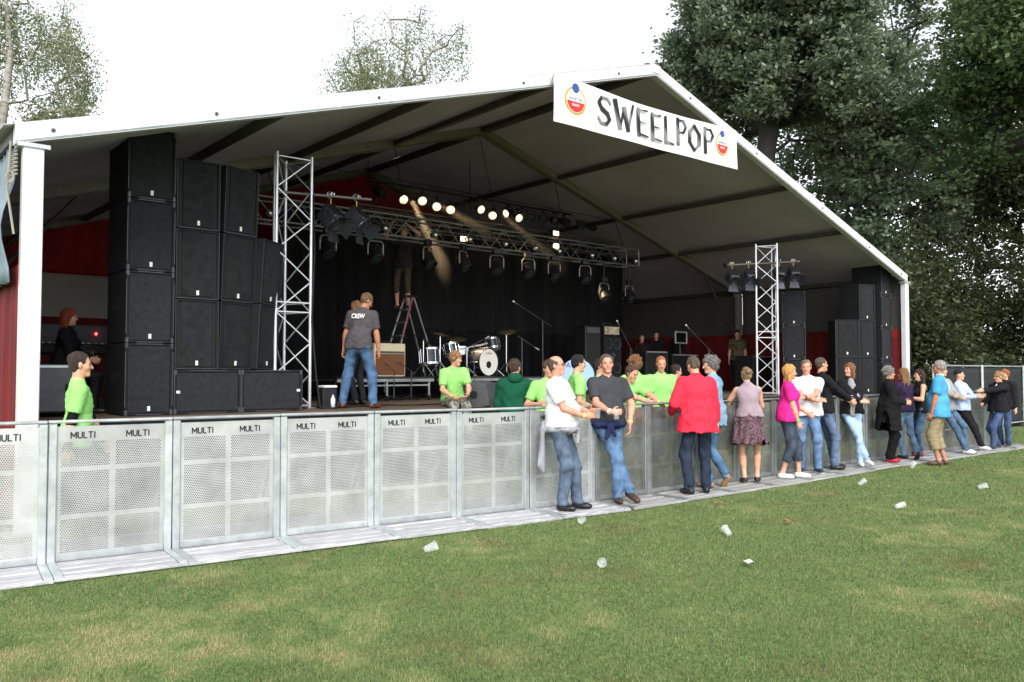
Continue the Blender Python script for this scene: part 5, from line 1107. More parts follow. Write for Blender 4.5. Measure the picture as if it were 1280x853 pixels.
person('grey curly haired woman in long black coat and red shoes', (14.82, 6.92, Z0), -58, 1.70, (0, 0, None), ((-.07, .04, 0), (.08, .0, 0)), ((-.06, .28, 1.08), (.10, .28, 1.06)), (2, 0), 0, (0, -4, 0), 1.2, .05, True, .03, top=('coat', (22, 22, 24)), bottom=('long', (20, 20, 22), 'cotton', 1.3), shoes=((170, 26, 34), 'leather'),
    hair=('curly', (134, 130, 126)), hem=-.36, glasses=True, extras=(band(1, 'wristband_green'),))
person('girl with long brown hair in dark purple top seen from behind', (15.62, 6.95, Z0), 72, 1.68, (0, .04, None), ((-.08, -.02, 0), (-.02, -.26, .05, 5, 55)), ((-.12, .32, 1.1), (.12, .32, 1.1)), (4, 3), 0, (-8, -6, 0), .94, 0, True, top=('long', (50, 36, 66)), bottom=('long', (100, 124, 152), 'denim', .98), shoes=((30, 34, 38), 'leather'),
    hair=('long', (138, 98, 66)), hem=-.04, face=False)
person('dark haired girl in black sleeveless top beside the long haired girl', (16.35, 7.0, Z0), 140, 1.66, (0, 0, None), ((-.09, .06, 0), (.1, 0, 0)), ((-.12, .3, 1.12), (.12, .24, 1.12)), (2, 0), 0, (0, -4, 0), .95, 0, True, .02, top=('tank', (24, 24, 28)), bottom=('long', (62, 84, 110), 'denim', 1), shoes=((160, 30, 40), 'leather'), hair=('long', (58, 40, 34)))
person('grey haired man in bright blue shirt and khaki shorts', (15.28, 6.22, Z0 - .03), 106, 1.84, (0, 0, None), ((-.1, .02, 0, -4), (.11, -.06, 0, 4)), ((-.23, .10, .90, .1, .4, -.9, .5), (.2, .14, .92)), (0, 0), 0, (0, 2, 0), 1.12, .05, top=('polo', (78, 158, 212), 'cotton', (214, 222, 230)), bottom=('capri', (146, 132, 104), 'cotton', 1.28),
    shoes=((92, 70, 62), 'leather'), hair=('short', (158, 154, 150)), skin='skin_tan', hem=-.14)
person('boy in grey hooded jacket and jeans leaning back against the barrier', (17.55, 7.0, Z0), -95, 1.84, (0, -.02, .915), ((-.09, .30, 0, -5), (.09, .40, 0, 5)), ((.09, .25, 1.13, .9, .3, 0), (-.08, .26, 1.08, -.9, .3, 0)), (-7, 0), 0, (-6, -2, 0), .96, 0, top=('hoodie', (150, 150, 150)), bottom=('long', (72, 92, 116), 'denim', 1.0), shoes=((230, 230, 230), 'cotton'),
    hair=('short', (128, 88, 64)), poles=((-.9, -.1, -.5), (.9, -.1, -.5)), extras=(under_front((168, 204, 220), .05),))
person('boy in black beanie and pale blue shirt leaning on the barrier', (18.35, 6.98, Z0), -92, 1.70, (0, -.02, .88), ((-.08, .30, 0), (.09, .38, 0)), ((-.08, .32, 1.12), (.1, .3, 1.1)), (-6, 0), 0, (-8, 0, 0), .95, 0, top=('long', (176, 192, 230)), bottom=('long', (26, 26, 30), 'cotton', 1.0), shoes=((228, 228, 228), 'cotton'), hair=('beanie', (26, 26, 30)))
person('sandy haired boy in black jacket stretching one arm to the left', (19.2, 6.62, Z0 - .02), 152, 1.70, (0, 0, .86), ((-.12, .26, 0), (.13, -.1, 0)), ((-.12, .62, 1.22), (.12, .28, .95)), (-3, 0), 0, (8, -8, 0), .98, 0, top=('jacket', (28, 28, 32)), bottom=('long', (62, 80, 112), 'denim', 1.08), shoes=((60, 52, 48), 'leather', (220, 220, 220)), hair=('mop', (164, 128, 90)), extras=(under_front((220, 222, 226), .05),))
person('red haired youth in dark jacket cut by the right picture edge', (20.0, 6.75, Z0 - .02), 170, 1.68, (0, 0, None), ((-.1, .1, 0), (.1, 0, 0)), None, (0, 0), 0, (0, -4, 0), .98, 0, top=('jacket', (34, 32, 36)), bottom=('long', (58, 76, 106), 'denim', 1.05), shoes=((50, 46, 44), 'leather'), hair=('mop', (158, 96, 56)))
# ---------------------------------------------------------------- stewards in the pit
ZP = .035
def black_sleeves(I):
    for i in (0, 1): I['part']('undersleeve', Vol().cone(I['elb'][i] + (I['sh'][i] - I['elb'][i]) * .45, I['elb'][i], .05, .047, .02).cone(I['elb'][i], I['wri'][i], .047, .036, .02), cmat((18, 18, 20)))
person('steward in bright green T-shirt over black sleeves walking behind the barrier at left', (2.0, 8.72, ZP), -12, 1.80, (0, 0, None), ((-.09, .28, 0), (.09, -.2, 0, 0, 25)), ((-.2, .25, .92), (.22, -.08, .86)), (2, 0), 0, (-2, -2, 0), 1.02, 0, top=('tee', GREEN), bottom=('long', (40, 42, 48), 'denim'), hair=('short', (58, 42, 36)), vox=.0102, extras=(black_sleeves,))
person('man in dark green tracksuit top with white sleeve stripes', (7.55, 8.75, ZP), 55, 1.80, (0, 0, None), ((-.1, 0, 0), (.1, 0, 0)), ((-.2, .25, .95), (.24, .22, .95)), (6, 0), 0, (34, -4, 0), 1.02, 0, top=('hoodie', (18, 78, 56)), bottom=('long', (40, 44, 52), 'denim'), vox=.0138, hair=('short', (72, 52, 42)), face=False,
    extras=(lambda I: [I['part']('sleeve_stripe', Vol().cone(I['sh'][1] + (I['elb'][1] - I['sh'][1]) * .1 + I['R0'] * .062, I['elb'][1] + I['R0'] * .052, .022, .022, .01).cone(I['elb'][1] + I['R0'] * .05, I['wri'][1] + I['R0'] * .035, .02, .02, .01), cmat((226, 230, 228)))],))
person('green shirted steward standing left of the bald man in white', (7.86, 8.42, ZP), -118, 1.78, (0, 0, None), ((-.1, 0, 0), (.1, 0, 0)), ((-.16, .3, 1.2), (.2, .28, 1.18)), (5, 0), 0, (-12, -10, 0), 1, 0, top=('tee', GREEN), vox=.0138, hair=('short', (98, 72, 52)))
person('dark haired green steward between the two men at the barrier', (8.36, 8.38, ZP), -32, 1.86, (0, 0, None), ((-.1, 0, 0), (.1, 0, 0)), ((-.1, .3, 1.1), (.2, .2, 1.05)), (4, 0), 0, (-4, -8, 0), 1.04, 0, top=('tee', GREEN), vox=.0138, hair=('short', (34, 28, 28)))
person('green steward leaning over the barrier with both arms hanging forward', (8.98, 8.0, ZP), -110, 1.78, (0, -.1, None), ((-.1, -.1, 0), (.1, -.1, 0)), ((-.22, .62, 1.18, -.2, .8, -.5, .4), (-.02, .62, 1.2, -.6, .75, -.2, .4)), (26, 0), 0, (-20, -24, 0), 1.02, 0, top=('tee', GREEN), vox=.0138, hair=('short', (84, 62, 48)), poles=((-1, -.2, 0), (1, -.2, 0)), extras=(band(0, 'wristband_yellow'),))
person('steward with dark hair half hidden behind the leaning green steward', (9.75, 9.2, ZP), -60, 1.82, (0, 0, None), ((-.1, 0, 0), (.1, 0, 0)), None, (0, 0), 0, (0, -6, 0), 1, 0, top=('tee', GREEN), vox=.0138, hair=('short', (56, 40, 36)))
person('curly haired green steward with his back to the camera', (9.82, 8.5, ZP), 70, 1.86, (0, 0, None), ((-.1, 0, 0), (.1, 0, 0)), ((-.2, .2, 1.0), (.26, .12, .98)), (3, 0), 0, (-18, -6, 0), 1.04, 0, top=('tee', GREEN), vox=.0138, hair=('curly', (132, 88, 56)), face=False, extras=(lambda I: I['part']('white_collar', Vol().cone(I['neck'] - I['tu'] * .02, I['neck'] + I['tu'] * .03, .066, .06, .01, None, True, True), cmat((226, 228, 230))),))
person('ginger cropped steward in green facing the crowd', (10.55, 8.62, ZP), -118, 1.87, (0, 0, None), ((-.1, 0, 0), (.1, 0, 0)), ((-.18, .24, 1.0), (.2, .24, 1.0)), (2, 0), 0, (10, -14, 0), 1.04, 0, top=('tee', GREEN), vox=.0138, hair=('buzz', (176, 112, 66)), skin='skin_red')
person('dark haired steward mostly hidden behind the red jacket', (11.1, 8.8, ZP), -30, 1.74, (0, 0, None), ((-.1, 0, 0), (.1, 0, 0)), None, (4, 0), 0, (0, -10, 0), 1, 0, top=('tee', (60, 66, 70)), vox=.0138, hair=('short', (48, 36, 34)))
# ---------------------------------------------------------------- on and behind the stage
ZS = 1.106
person('stagehand in grey T-shirt and jeans standing on the stage, looking down', (6.36, 10.98, ZS), 36, 1.77, (0, 0, None), ((-.24, -.02, 0, -22), (.22, .05, 0, 20)), ((-.30, .12, .86), (.27, .16, .82)), (13, 2), 0, (42, -30, 0), 1.06, 0, top=('tee', (78, 74, 78)), bottom=('long', (70, 96, 128), 'denim', 1.12), shoes=((96, 52, 42), 'leather'), hair=('short', (116, 86, 62)), skin='skin_tan', face=False, vox=.0102, extras=(back_print((226, 226, 226), 'CREW', .21, .075, .40),))
person('brown haired helper hidden behind the stagehand in grey', (6.98, 12.0, ZS), 110, 1.72, (0, 0, None), ((-.1, 0, 0), (.1, 0, 0)), None, (6, 0), 0, (0, -15, 0), .95, 0, top=('long', (34, 34, 38)), bottom=('long', (40, 42, 48), 'denim'), hair=('mid', (150, 112, 76)), face=False, vox=.017)
person('boy in bright green T-shirt sitting on the stage edge', (7.86, 10.60, ZS), -112, 1.70, (0, -.02, .115), ((-.14, .44, -.46, 0), (.13, .46, -.46, 0)), ((-.12, .44, .20, .5, .5, -.5), (.14, .42, .17, -.6, .5, -.4)), (20, 3), 0, (-48, -10, 0), .98, 0, top=('tee', GREEN), bottom=('long', (130, 128, 120), 'camo', 1.2), shoes=((60, 56, 54), 'leather'), hair=('mop', (158, 118, 78)), vox=.0102, hem=-.03)
person('technician in shorts standing high on the step ladder', (9.76, 14.98, 2.985), -140, 1.78, (0, 0, None), ((-.12, .0, 0), (.12, .02, 0)), ((-.2, .2, 1.75), (.2, .25, 1.78)), (0, 0), 0, (0, 20, 0), 1.05, 0, top=('tee', (40, 38, 36)), bottom=('short', (70, 62, 50)), shoes=((32, 28, 26), 'leather'), hair=('short', (70, 54, 44)), poles=((-1, .2, 0), (1, .2, 0)), vox=.017)
st = thing('stool', 'black stool under the red haired woman in the left wing', 'stool', (2.6, 12.1, 1.104)); MB().tube((2.6, 12.1, 1.55), (2.6, 12.1, 1.6), .17, n=16).build('seat', 'case_black', st)
for k in range(4): a = k * 1.571; rod('leg', (2.6 + .16 * math.cos(a), 12.1 + .16 * math.sin(a), 1.106), (2.6 + .1 * math.cos(a), 12.1 + .1 * math.sin(a), 1.55), .012, 'corner_steel', st, 6)
person('red haired woman in black jacket seated in the left wing', (2.6, 12.1, ZS), -22, 1.70, (0, 0, .60), ((-.12, .36, 0), (.12, .38, 0)), ((-.08, .34, .72), (.1, .34, .70)), (6, 0), 0, (-15, -4, 0), .98, 0, True, .02, top=('jacket', (20, 20, 24)), bottom=('long', (30, 30, 34), 'denim'), hair=('long', (150, 74, 42)), extras=(under_front((180, 24, 34), .045),), vox=.017)
person('bald technician in dark clothes at the right wing desk', (18.15, 15.5, ZS), -135, 1.60, (0, 0, None), ((-.1, 0, 0), (.1, 0, 0)), ((-.15, .3, .95), (.15, .3, .95)), (8, 0), 0, (0, -10, 0), 1, 0, top=('long', (40, 22, 24)), bottom=('long', (30, 30, 34), 'denim'), hair=('buzz', (120, 96, 80)), vox=.017)
person('technician left of the framed screen in the dark right wing', (19.1, 15.75, ZS), -140, 1.72, (0, 0, None), ((-.1, 0, 0), (.1, 0, 0)), None, (4, 0), 0, (0, -6, 0), 1, 0, top=('long', (30, 28, 30)), bottom=('long', (30, 30, 34), 'denim'), hair=('short', (50, 38, 34)), vox=.017)
person('bystander in black right behind the framed screen', (19.75, 15.5, ZS), -150, 1.74, (0, 0, None), ((-.1, 0, 0), (.1, 0, 0)), None, (4, 0), 0, (20, -10, 0), 1, 0, top=('long', (26, 24, 28)), bottom=('long', (30, 30, 34), 'denim'), hair=('buzz', (110, 84, 70)), vox=.017)
person('man in camouflage shirt standing left of the right truss tower', (20.55, 13.95, ZS), -150, 1.76, (0, 0, None), ((-.1, 0, 0), (.1, 0, 0)), None, (2, 0), 0, (0, -14, 0), 1.05, 0, top=('tee', (84, 76, 56), 'camo'), bottom=('long', (40, 40, 40), 'denim'), hair=('beanie', (30, 28, 28)), vox=.017)
# pale blue padded board carried among the stewards
mat('pale_blue', S(150, 180, 216), .7, 0, .08, 4); mat('blue_ink', S(52, 72, 110), .7, 0, .1)
sg = thing('round_board', 'pale blue rounded board with dark letters behind the crossed-leg man', 'board', (9.3, 9.3, 1.2))
V = []; n = 28; ax_ = Vector((.759, -.651, 0)); nn = Vector((-.651, -.759, 0))
for i in range(n):
    a = 2 * math.pi * i / n; p = Vector((9.28, 9.25, 1.585)) + ax_ * .27 * math.cos(a) + Vector((0, 0, .27 * math.sin(a))); V.append(p + nn * .02)
V = [tuple(p) for p in V] + [tuple(Vector(p) - nn * .05) for p in V]
mk('panel', V, [tuple(range(n)), tuple(range(2 * n - 1, n - 1, -1))] + [(i, n + i, n + (i + 1) % n, (i + 1) % n) for i in range(n)], 'pale_blue', sg)
lettering('lettering', 'AU', Vector((9.28, 9.25, 1.755)) + nn * .024 - ax_ * .1, ax_, (0, 0, 1), .16, .08, 'blue_ink', sg); MB().tube((9.28, 9.25, 1.35), (9.28, 9.25, .02), .018).build('handle', 'lamp_black', sg)
# ---------------------------------------------------------------- trees
def leaf_material(name, c1, c2, c3=None):
    m = bpy.data.materials.new(name); m.use_nodes = True; n = m.node_tree.nodes; l = m.node_tree.links; b = n['Principled BSDF']; b.inputs['Roughness'].default_value = .45; b.inputs['Specular IOR Level'].default_value = .5
    at = n.new('ShaderNodeAttribute'); at.attribute_name = 'tint'; r = n.new('ShaderNodeValToRGB'); r.color_ramp.elements[0].color = (*c1, 1); r.color_ramp.elements[1].color = (*c2, 1)
    if c3: e = r.color_ramp.elements.new(.93); e.color = (*c2, 1); r.color_ramp.elements[2].color = (*c3, 1)
    l.new(at.outputs['Fac'], r.inputs[0]); l.new(r.outputs[0], b.inputs['Base Color'])
    tr = n.new('ShaderNodeBsdfTranslucent'); l.new(r.outputs[0], tr.inputs[0]); mx = n.new('ShaderNodeMixShader'); mx.inputs[0].default_value = .35; l.new(b.outputs[0], mx.inputs[1]); l.new(tr.outputs[0], mx.inputs[2]); l.new(mx.outputs[0], n['Material Output'].inputs[0]); MATS[name] = m
leaf_material('leaf_oak', (.085, .115, .072), (.26, .33, .21), (.38, .43, .26)); leaf_material('leaf_green', (.07, .115, .05), (.22, .31, .14), (.34, .42, .18)); leaf_material('leaf_dark', (.025, .04, .017), (.10, .13, .055), (.2, .21, .08)); leaf_material('leaf_birch', (.14, .18, .09), (.32, .36, .19), (.45, .40, .17))
mat('bark', S(36, 34, 32), .9, 0, .35, 6, .6, 20); mat('bark_birch', S(150, 146, 138), .8, 0, .4, 5, .3, 20, stretch=(1, 1, 3))
def attr(o, name, vals):
    a = o.data.attributes.new(name, 'FLOAT', 'POINT'); a.data.foreach_set('value', np.asarray(vals, dtype=np.float32))
def leaves(P, size, r, flat=.6, droop=0.):
    n = len(P); d = r.normal(size=(n, 3)); d[:, 2] = d[:, 2] * .6 - droop; d /= np.linalg.norm(d, axis=1)[:, None]; nn = r.normal(size=(n, 3)); nn[:, 2] += flat * np.sign(nn[:, 2] + 1e-9) * 1.2
    s = np.cross(d, nn); s /= np.maximum(1e-6, np.linalg.norm(s, axis=1))[:, None]; L = (size * r.uniform(.65, 1.3, n))[:, None]; Wd = L * .62; m = np.cross(d, s) * L * .10
    V = np.stack([P - d * L * .5, P + s * Wd * .5 + m, P + d * L * .5, P - s * Wd * .5 + m], 1).reshape(-1, 3); F = np.arange(4 * n).reshape(n, 4); return V, F
def tree(name, label, pos, H, crown, trunk_r, nclus, per, lsize, lm, bark, seed, lean=(0, 0), spread=.55, droop=0., low=.25, lumps=7, group=None, lrad=(.3, .5), bias=True):
    """crown = (rx, ry, rz, centre height)"""
    r = np.random.default_rng(seed); pos = np.array(pos, float); t = thing(name, label, 'tree', tuple(pos), group=group)
    # crown lumps: uneven ellipsoids make the outline irregular
    lc = []; 
    for k in range(lumps):
        v = unit(r.normal(size=3)); v[2] = abs(v[2]) * .9 - .25 if bias else v[2] * .8 - .1; q = v * r.uniform(.35, .78) * np.array(crown[:3]); lc.append((q, r.uniform(*lrad)))
    C = []
    while len(C) < nclus:
        q, rad = lc[r.integers(lumps)]; v = unit(r.normal(size=3)) * r.uniform(.25, 1) ** .45; C.append(q + v * rad * np.array(crown[:3]))
    C = np.array(C) + np.array([lean[0], lean[1], crown[3]]); C = C[C[:, 2] > low * H]
    # trunk nodes
    nt_ = 10; Tn = [np.array([lean[0] * (k / nt_) ** 1.5 + .12 * math.sin(k * 1.3 + seed), lean[1] * (k / nt_) ** 1.5 + .12 * math.cos(k * 1.7 + seed), k / nt_ * min(H * .8, crown[3] + crown[2] * .5)]) for k in range(nt_ + 1)]
    nodes = list(Tn); par = [-1] + list(range(nt_)); order = np.argsort(np.linalg.norm((C - np.array([lean[0], lean[1], crown[3] * .75])) / np.array([1, 1, 1.3]), axis=1)); first = max(2, int(nt_ * .25))
    tip = []
    for i in order:
        c = C[i]; N_ = np.array(nodes[first:]); dz = c[2] - N_[:, 2]; cost = np.linalg.norm(c - N_, axis=1) + np.maximum(0, -dz) * 1.2; j = first + int(np.argmin(cost)); a = nodes[j]; L = np.linalg.norm(c - a)
        ns = max(1, int(L / 1.1)); prev = j
        for s_ in range(1, ns + 1):
            u = s_ / ns; p = a + (c - a) * u + np.array([0, 0, .12 * L * math.sin(math.pi * u)]) * (1 if droop == 0 else -.2) + r.normal(size=3) * .05 * (s_ < ns); nodes.append(p); par.append(prev); prev = len(nodes) - 1
        tip.append(prev)
    cnt = np.ones(len(nodes))
    for i in range(len(nodes) - 1, 0, -1):
        if par[i] >= 0: cnt[par[i]] += cnt[i] * .9
    rad = np.minimum(trunk_r * (cnt / cnt[0]) ** .5, trunk_r); rad = np.maximum(rad, .006 if droop else .012)
    q = MB()
    for i in range(1, len(nodes)):
        a, b = nodes[par[i]], nodes[i]; ra = rad[par[i]] if par[i] < nt_ or i <= nt_ else min(rad[par[i]], rad[i] * 1.6); q.tube(a, b, min(ra, rad[i] * 1.5 if i > nt_ else ra), rad[i], n=8 if i <= nt_ else (5 if rad[i] > .04 else 3), cap=False)
    q.tube((0, 0, -.1), (0, 0, .5), trunk_r * 1.45, trunk_r, n=10, cap=False)
    q.build('trunk', bark, t, smooth=True, local=True)
    P = []; tint = []
    for c in C:
        k = int(per * r.uniform(.55, 1.4)); g_ = r.normal(size=(k, 3)) * np.array([spread, spread, spread * .5]); 
        if droop: g_ = r.normal(size=(k, 3)) * np.array([spread * .5, spread * .5, .1]); g_[:, 2] -= r.uniform(0, 1, k) * droop; g_[:, :2] *= .55
        P.append(c + g_); tint.append(np.clip(r.uniform(0, 1) * .45 + r.uniform(0, 1, k) * .55, 0, 1))
    P = np.concatenate(P); tint = np.concatenate(tint); V, F = leaves(P, lsize, r, droop=.8 if droop else 0.)
    o = mk_np('crown', V, F, lm, t, False, local=True); attr(o, 'tint', np.repeat(tint, 4)); return t
GT = 'trees beyond the stage'
tree('oak_tree', 'huge dark oak rising behind the right tent slope', (27.0, 16.9, 0), 20, (5.0, 5.0, 8.2, 13.0), .36, 720, 140, .19, 'leaf_oak', 'bark', 3, (.6, .3), .29, lumps=32, lrad=(.17, .30), group=GT, low=.3)
tree('oak_tree', 'tall greener tree at the right picture edge', (29.2, 8.6, 0), 21, (4.8, 4.8, 8.4, 10.8), .28, 580, 140, .185, 'leaf_green', 'bark', 8, (0, 0), .32, lumps=20, lrad=(.22, .38), group=GT, low=.12)
tree('oak_tree', 'broad dark tree between the oak and the greener tree', (34.5, 16.5, 0), 22, (6.2, 6.2, 10, 11.5), .3, 520, 140, .215, 'leaf_oak', 'bark', 12, (0, 0), .36, lumps=22, lrad=(.22, .38), bias=False, group=GT, low=.1)
tree('oak_tree', 'far dark tree filling the gap at the right edge', (42, 11.5, 0), 20, (7, 7, 8, 9.5), .4, 300, 120, .26, 'leaf_dark', 'bark', 17, (0, 0), .62, lumps=13, group=GT, low=.05)
tree('oak_tree', 'dark tree low behind the right tent eave', (36.5, 24, 0), 17, (6.5, 6.5, 7, 8.2), .4, 240, 120, .24, 'leaf_oak', 'bark', 21, (0, 0), .6, lumps=12, group=GT, low=.06)
SH = [(25.2, 13.2, 2.0, 6.0), (27.6, 11.6, 2.4, 6.2), (30.5, 12.4, 2.8, 7.4), (33.5, 10.2, 2.8, 7.0), (37.5, 13.5, 3.4, 8.6), (36.5, 8.0, 3, 7.6)]
for k, (x, y, rr_, hh) in enumerate(SH):
    lab = ['dark leafy shrub right behind the right tent post', 'dense shrub behind the first fence panel', 'large dark shrub behind the fence joint', 'shrub above the sandy haired boy', 'far tall shrub deep behind the fence', 'shrub behind the fence at the right picture edge'][k]
    t = tree('shrub', lab, (x, y, 0), hh, (rr_, rr_, hh * .55, hh * .47), .09, 160, 85, .165, 'leaf_dark', 'bark', 30 + k, (0, 0), .42, lumps=8, group='shrubs behind the fence', low=.02, bias=False); t['category'] = 'shrub'
tree('birch_tree', 'sparse birch behind the left end of the tent', (4.0, 25.0, 0), 15.5, (3.0, 3.0, 5.6, 9.6), .10, 260, 110, .075, 'leaf_birch', 'bark_birch', 41, (-.2, 0), .6, droop=.7, lumps=9, group='birches behind the tent', low=.35)
tree('birch_tree', 'weeping birch top showing above the middle of the roof', (16.8, 26.7, 0), 17, (3.1, 3.1, 3.9, 12.6), .10, 210, 100, .085, 'leaf_birch', 'bark_birch', 47, (0, 0), .7, droop=1.5, lumps=7, group='birches behind the tent', low=.42)
tree('birch_tree', 'faint birch tip just right of the weeping birch', (20.4, 25.6, 0), 13.5, (1.2, 1.2, 2.2, 11.2), .05, 34, 60, .085, 'leaf_birch', 'bark_birch', 51, (0, 0), .5, droop=1.0, lumps=4, group='birches behind the tent', low=.5)
# ---------------------------------------------------------------- grass blades
def grass_material():
    m = bpy.data.materials.new('grass_blade'); m.use_nodes = True; n = m.node_tree.nodes; l = m.node_tree.links; b = n['Principled BSDF']; b.inputs['Roughness'].default_value = .6; b.inputs['Specular IOR Level'].default_value = .25
    at = n.new('ShaderNodeAttribute'); at.attribute_name = 'tint'; r = n.new('ShaderNodeValToRGB'); r.color_ramp.elements[0].color = (.07, .13, .04, 1); r.color_ramp.elements[1].color = (.5, .41, .24, 1)
    for p, c in ((.35, (.155, .24, .082)), (.62, (.29, .335, .135)), (.80, (.42, .37, .19))): e = r.color_ramp.elements.new(p); e.color = (*c, 1)
    l.new(at.outputs['Fac'], r.inputs[0]); l.new(r.outputs[0], b.inputs['Base Color']); tr = n.new('ShaderNodeBsdfTranslucent'); l.new(r.outputs[0], tr.inputs[0]); mx = n.new('ShaderNodeMixShader'); mx.inputs[0].default_value = .3
    l.new(b.outputs[0], mx.inputs[1]); l.new(tr.outputs[0], mx.inputs[2]); l.new(mx.outputs[0], n['Material Output'].inputs[0]); MATS['grass_blade'] = m
grass_material()
def vnoise(x, y, seed):
    r = np.random.default_rng(seed); g_ = r.uniform(0, 1, (64, 64)); xi = np.floor(x).astype(int); yi = np.floor(y).astype(int); fx = x - xi; fy = y - yi; fx = fx * fx * (3 - 2 * fx); fy = fy * fy * (3 - 2 * fy); G = lambda i, j: g_[i % 64, j % 64]
    return (G(xi, yi) * (1 - fx) + G(xi + 1, yi) * fx) * (1 - fy) + (G(xi, yi + 1) * (1 - fx) + G(xi + 1, yi + 1) * fx) * fy
def dryness(X, Y):
    d = .34 * vnoise(X * .8, Y * .8, 1) + .38 * vnoise(X * 2.1, Y * 2.1, 2) + .34 * vnoise(X * 5.5, Y * 5.5, 3)
    # patch of strawier, shorter blades at the bottom left
    dd = np.hypot((X - 1.15) / .95, (Y - 5.4) / .75) ; return d + .26 * np.clip(1.25 - dd, 0, 1) ** .6
N = 760000; u = rng.uniform(-.80, .78, N); d = 3.2 * (24 / 3.2) ** rng.uniform(0, 1, N); th_ = R_(40.6); X = d * math.sin(th_) + u * d * math.cos(th_); Y = d * math.cos(th_) - u * d * math.sin(th_)
yb = np.where(X < 7.5, 7.36 - (X - .6) * math.tan(R_(6.4)) + .03, 6.62); keep = (Y < yb) | (X > 21.5); X, Y, d = X[keep], Y[keep], d[keep]; n = len(X)
dr = dryness(X, Y); cl = vnoise(X * 9, Y * 9, 5); tint = np.clip(.19 + .34 * (cl - .5) + .22 * (vnoise(X * 2.7 + 9, Y * 2.7, 8) - .5) + rng.normal(0, .20, n) + np.clip(dr - .60, 0, 1) * 2.1 + (rng.uniform(0, 1, n) < .11) * .42, 0, 1); hgt = rng.uniform(.010, .027, n) * (1.15 - .7 * np.clip(dr - .60, 0, .6)) * (.7 + .6 * cl); wd = rng.uniform(.0028, .0048, n) * np.maximum(1, d / 5.5)
a = rng.uniform(0, 6.283, n); ln = rng.uniform(.2, 1.1, n); P0 = np.stack([X, Y, np.zeros(n)], 1); s = np.stack([np.cos(a), np.sin(a), np.zeros(n)], 1); f = np.stack([-np.sin(a), np.cos(a), np.zeros(n)], 1); h1 = (hgt * .55)[:, None]; up = np.array([0, 0, 1.])
V = np.stack([P0 - s * wd[:, None] * .5, P0 + s * wd[:, None] * .5, P0 + up * hgt[:, None] * .95 + f * (hgt * ln * .8)[:, None]], 1).reshape(-1, 3); F = np.arange(3 * n).reshape(n, 3)
go = mk_np('grass', V, F, 'grass_blade', None, False); attr(go, 'tint', np.repeat(tint, 3)); tag(go, 'short mown grass with dry yellowish patches', 'grass', kind='stuff')
# ---------------------------------------------------------------- litter
def cup(label, x, y, rz, tilt, crushed=0):
    t = thing('plastic_cup', label, 'cup', (x, y, .045), 0, 'empty cups on the lawn'); t.rotation_euler = (R_(90 - tilt), 0, R_(rz))
    q = MB().lathe((0, 0, -.06), (0, 0, 1), [(.0001, .002), (.029, .002), (.031, .03), (.038, .12), (.041, .122), (.041, .117), (.036, .116), (.0285, .006), (.0001, .006)], 16)
    V = [(v[0] * (1 - crushed * max(0, v[2] * 6)), v[1] * (1 + crushed * .3), v[2]) for v in q.v]; mk('wall', V, q.f, 'clear_plastic', t, local=True, smooth=True); return t
for lab, x, y, rz, ti, cr in [('crushed clear cup on the grass below the fifth barrier section', 4.4, 6.28, 30, 25, .5), ('clear cup lying in front of the bald man in white', 6.48, 6.38, -60, 5, 0), ('clear cup lying on the lawn on a dry patch', 5.18, 4.87, -50, 4, 0), ('clear cup on the lawn facing the camera below the red jacket', 7.11, 4.97, 150, 20, .1), ('upright-tilted cup in front of the white polo man', 11.74, 5.88, 20, 40, 0), ('clear cup lying alone at the middle right of the lawn', 10.05, 4.57, 70, 10, 0), ('farthest right clear cup on the lawn', 12.63, 4.58, 10, 20, .1), ('white cup standing by the feet of the woman with red shoes', 14.5, 6.35, 0, 60, 0)]: cup(lab, x, y, rz, ti, cr)
mat('dry_leaf', S(150, 104, 66), .8, 0, .25); mat('paper_white', S(225, 225, 222), .8, 0, .1)
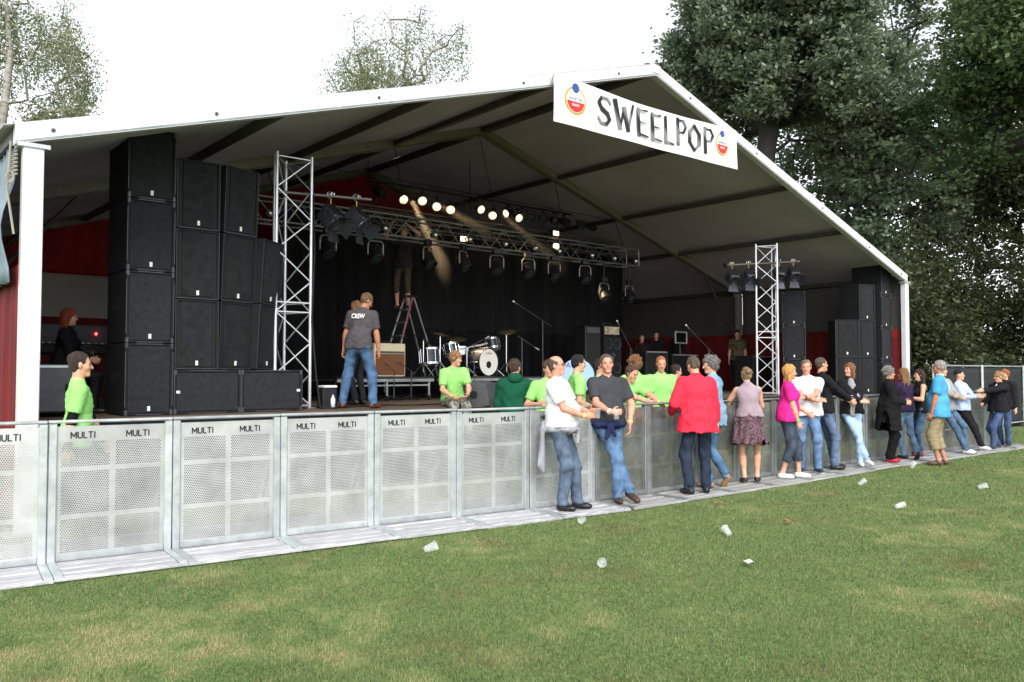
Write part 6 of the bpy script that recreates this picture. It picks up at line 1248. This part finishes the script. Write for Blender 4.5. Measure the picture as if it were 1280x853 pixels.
for k, (lab, x, y, m, nm) in enumerate([('curled brown leaf on the lawn', 8.09, 4.88, 'dry_leaf', 'fallen_leaf'), ('brown leaf near the grass edge below the red jacket', 8.55, 6.1, 'dry_leaf', 'fallen_leaf'), ('white paper scrap on the lawn near the bottom middle', 6.1, 4.05, 'paper_white', 'paper_scrap'), ('white paper scrap on the barrier floor beside the skirt woman', 9.95, 7.05, 'paper_white', 'paper_scrap')]):
    t = thing(nm, lab, 'leaf' if 'leaf' in nm else 'paper', (x, y, .045), R_(40 * k)); q = MB()
    for j in range(6):
        a0 = j * 1.05; q.add([(0, 0, .008), (.06 * math.cos(a0), .045 * math.sin(a0), .02 * (j % 2)), (.06 * math.cos(a0 + 1.05), .045 * math.sin(a0 + 1.05), .02 * ((j + 1) % 2)), (0, 0, .004)], [(0, 1, 2), (3, 2, 1)])
    q.build('blade' if 'leaf' in nm else 'sheet', m, t, local=True)
# ---------------------------------------------------------------- the beams of two lit par cans in a puff of stage smoke
def smoke():
    m = bpy.data.materials.new('stage_smoke'); m.use_nodes = True; n = m.node_tree.nodes; l = m.node_tree.links; n.remove(n['Principled BSDF'])
    pv = n.new('ShaderNodeVolumePrincipled'); pv.inputs['Color'].default_value = (.9, .85, .8, 1); pv.inputs['Density'].default_value = .025; pv.inputs['Anisotropy'].default_value = .3; l.new(pv.outputs[0], n['Material Output'].inputs['Volume']); MATS['stage_smoke'] = m
    o = MB().box(9.0, 16.8, 14.6, 15.75, 2.6, 5.75).build('stage_smoke', 'stage_smoke'); tag(o, 'thin smoke hanging in the lamp beams above the stage', 'smoke', kind='stuff')
smoke()
for (x, z), tgt, pw in (((10.40, 5.58), (10.65, 14.3, 3.4), 5200), ((10.98, 5.6), (12.6, 13.6, 4.1), 2000), ((13.1, 5.55), (14.4, 14.3, 3.9), 1600)):
    ld_ = bpy.data.lights.new('par_beam', 'SPOT'); ld_.energy = pw; ld_.spot_size = R_(11); ld_.spot_blend = .5; ld_.color = (1, .7, .4); ld_.shadow_soft_size = .06
    o = bpy.data.objects.new('par_beam', ld_); COL.objects.link(o); o.location = (x, 15.66, z); o.rotation_euler = (Vector(o.location) - Vector(tgt)).to_track_quat('Z', 'Y').to_euler()
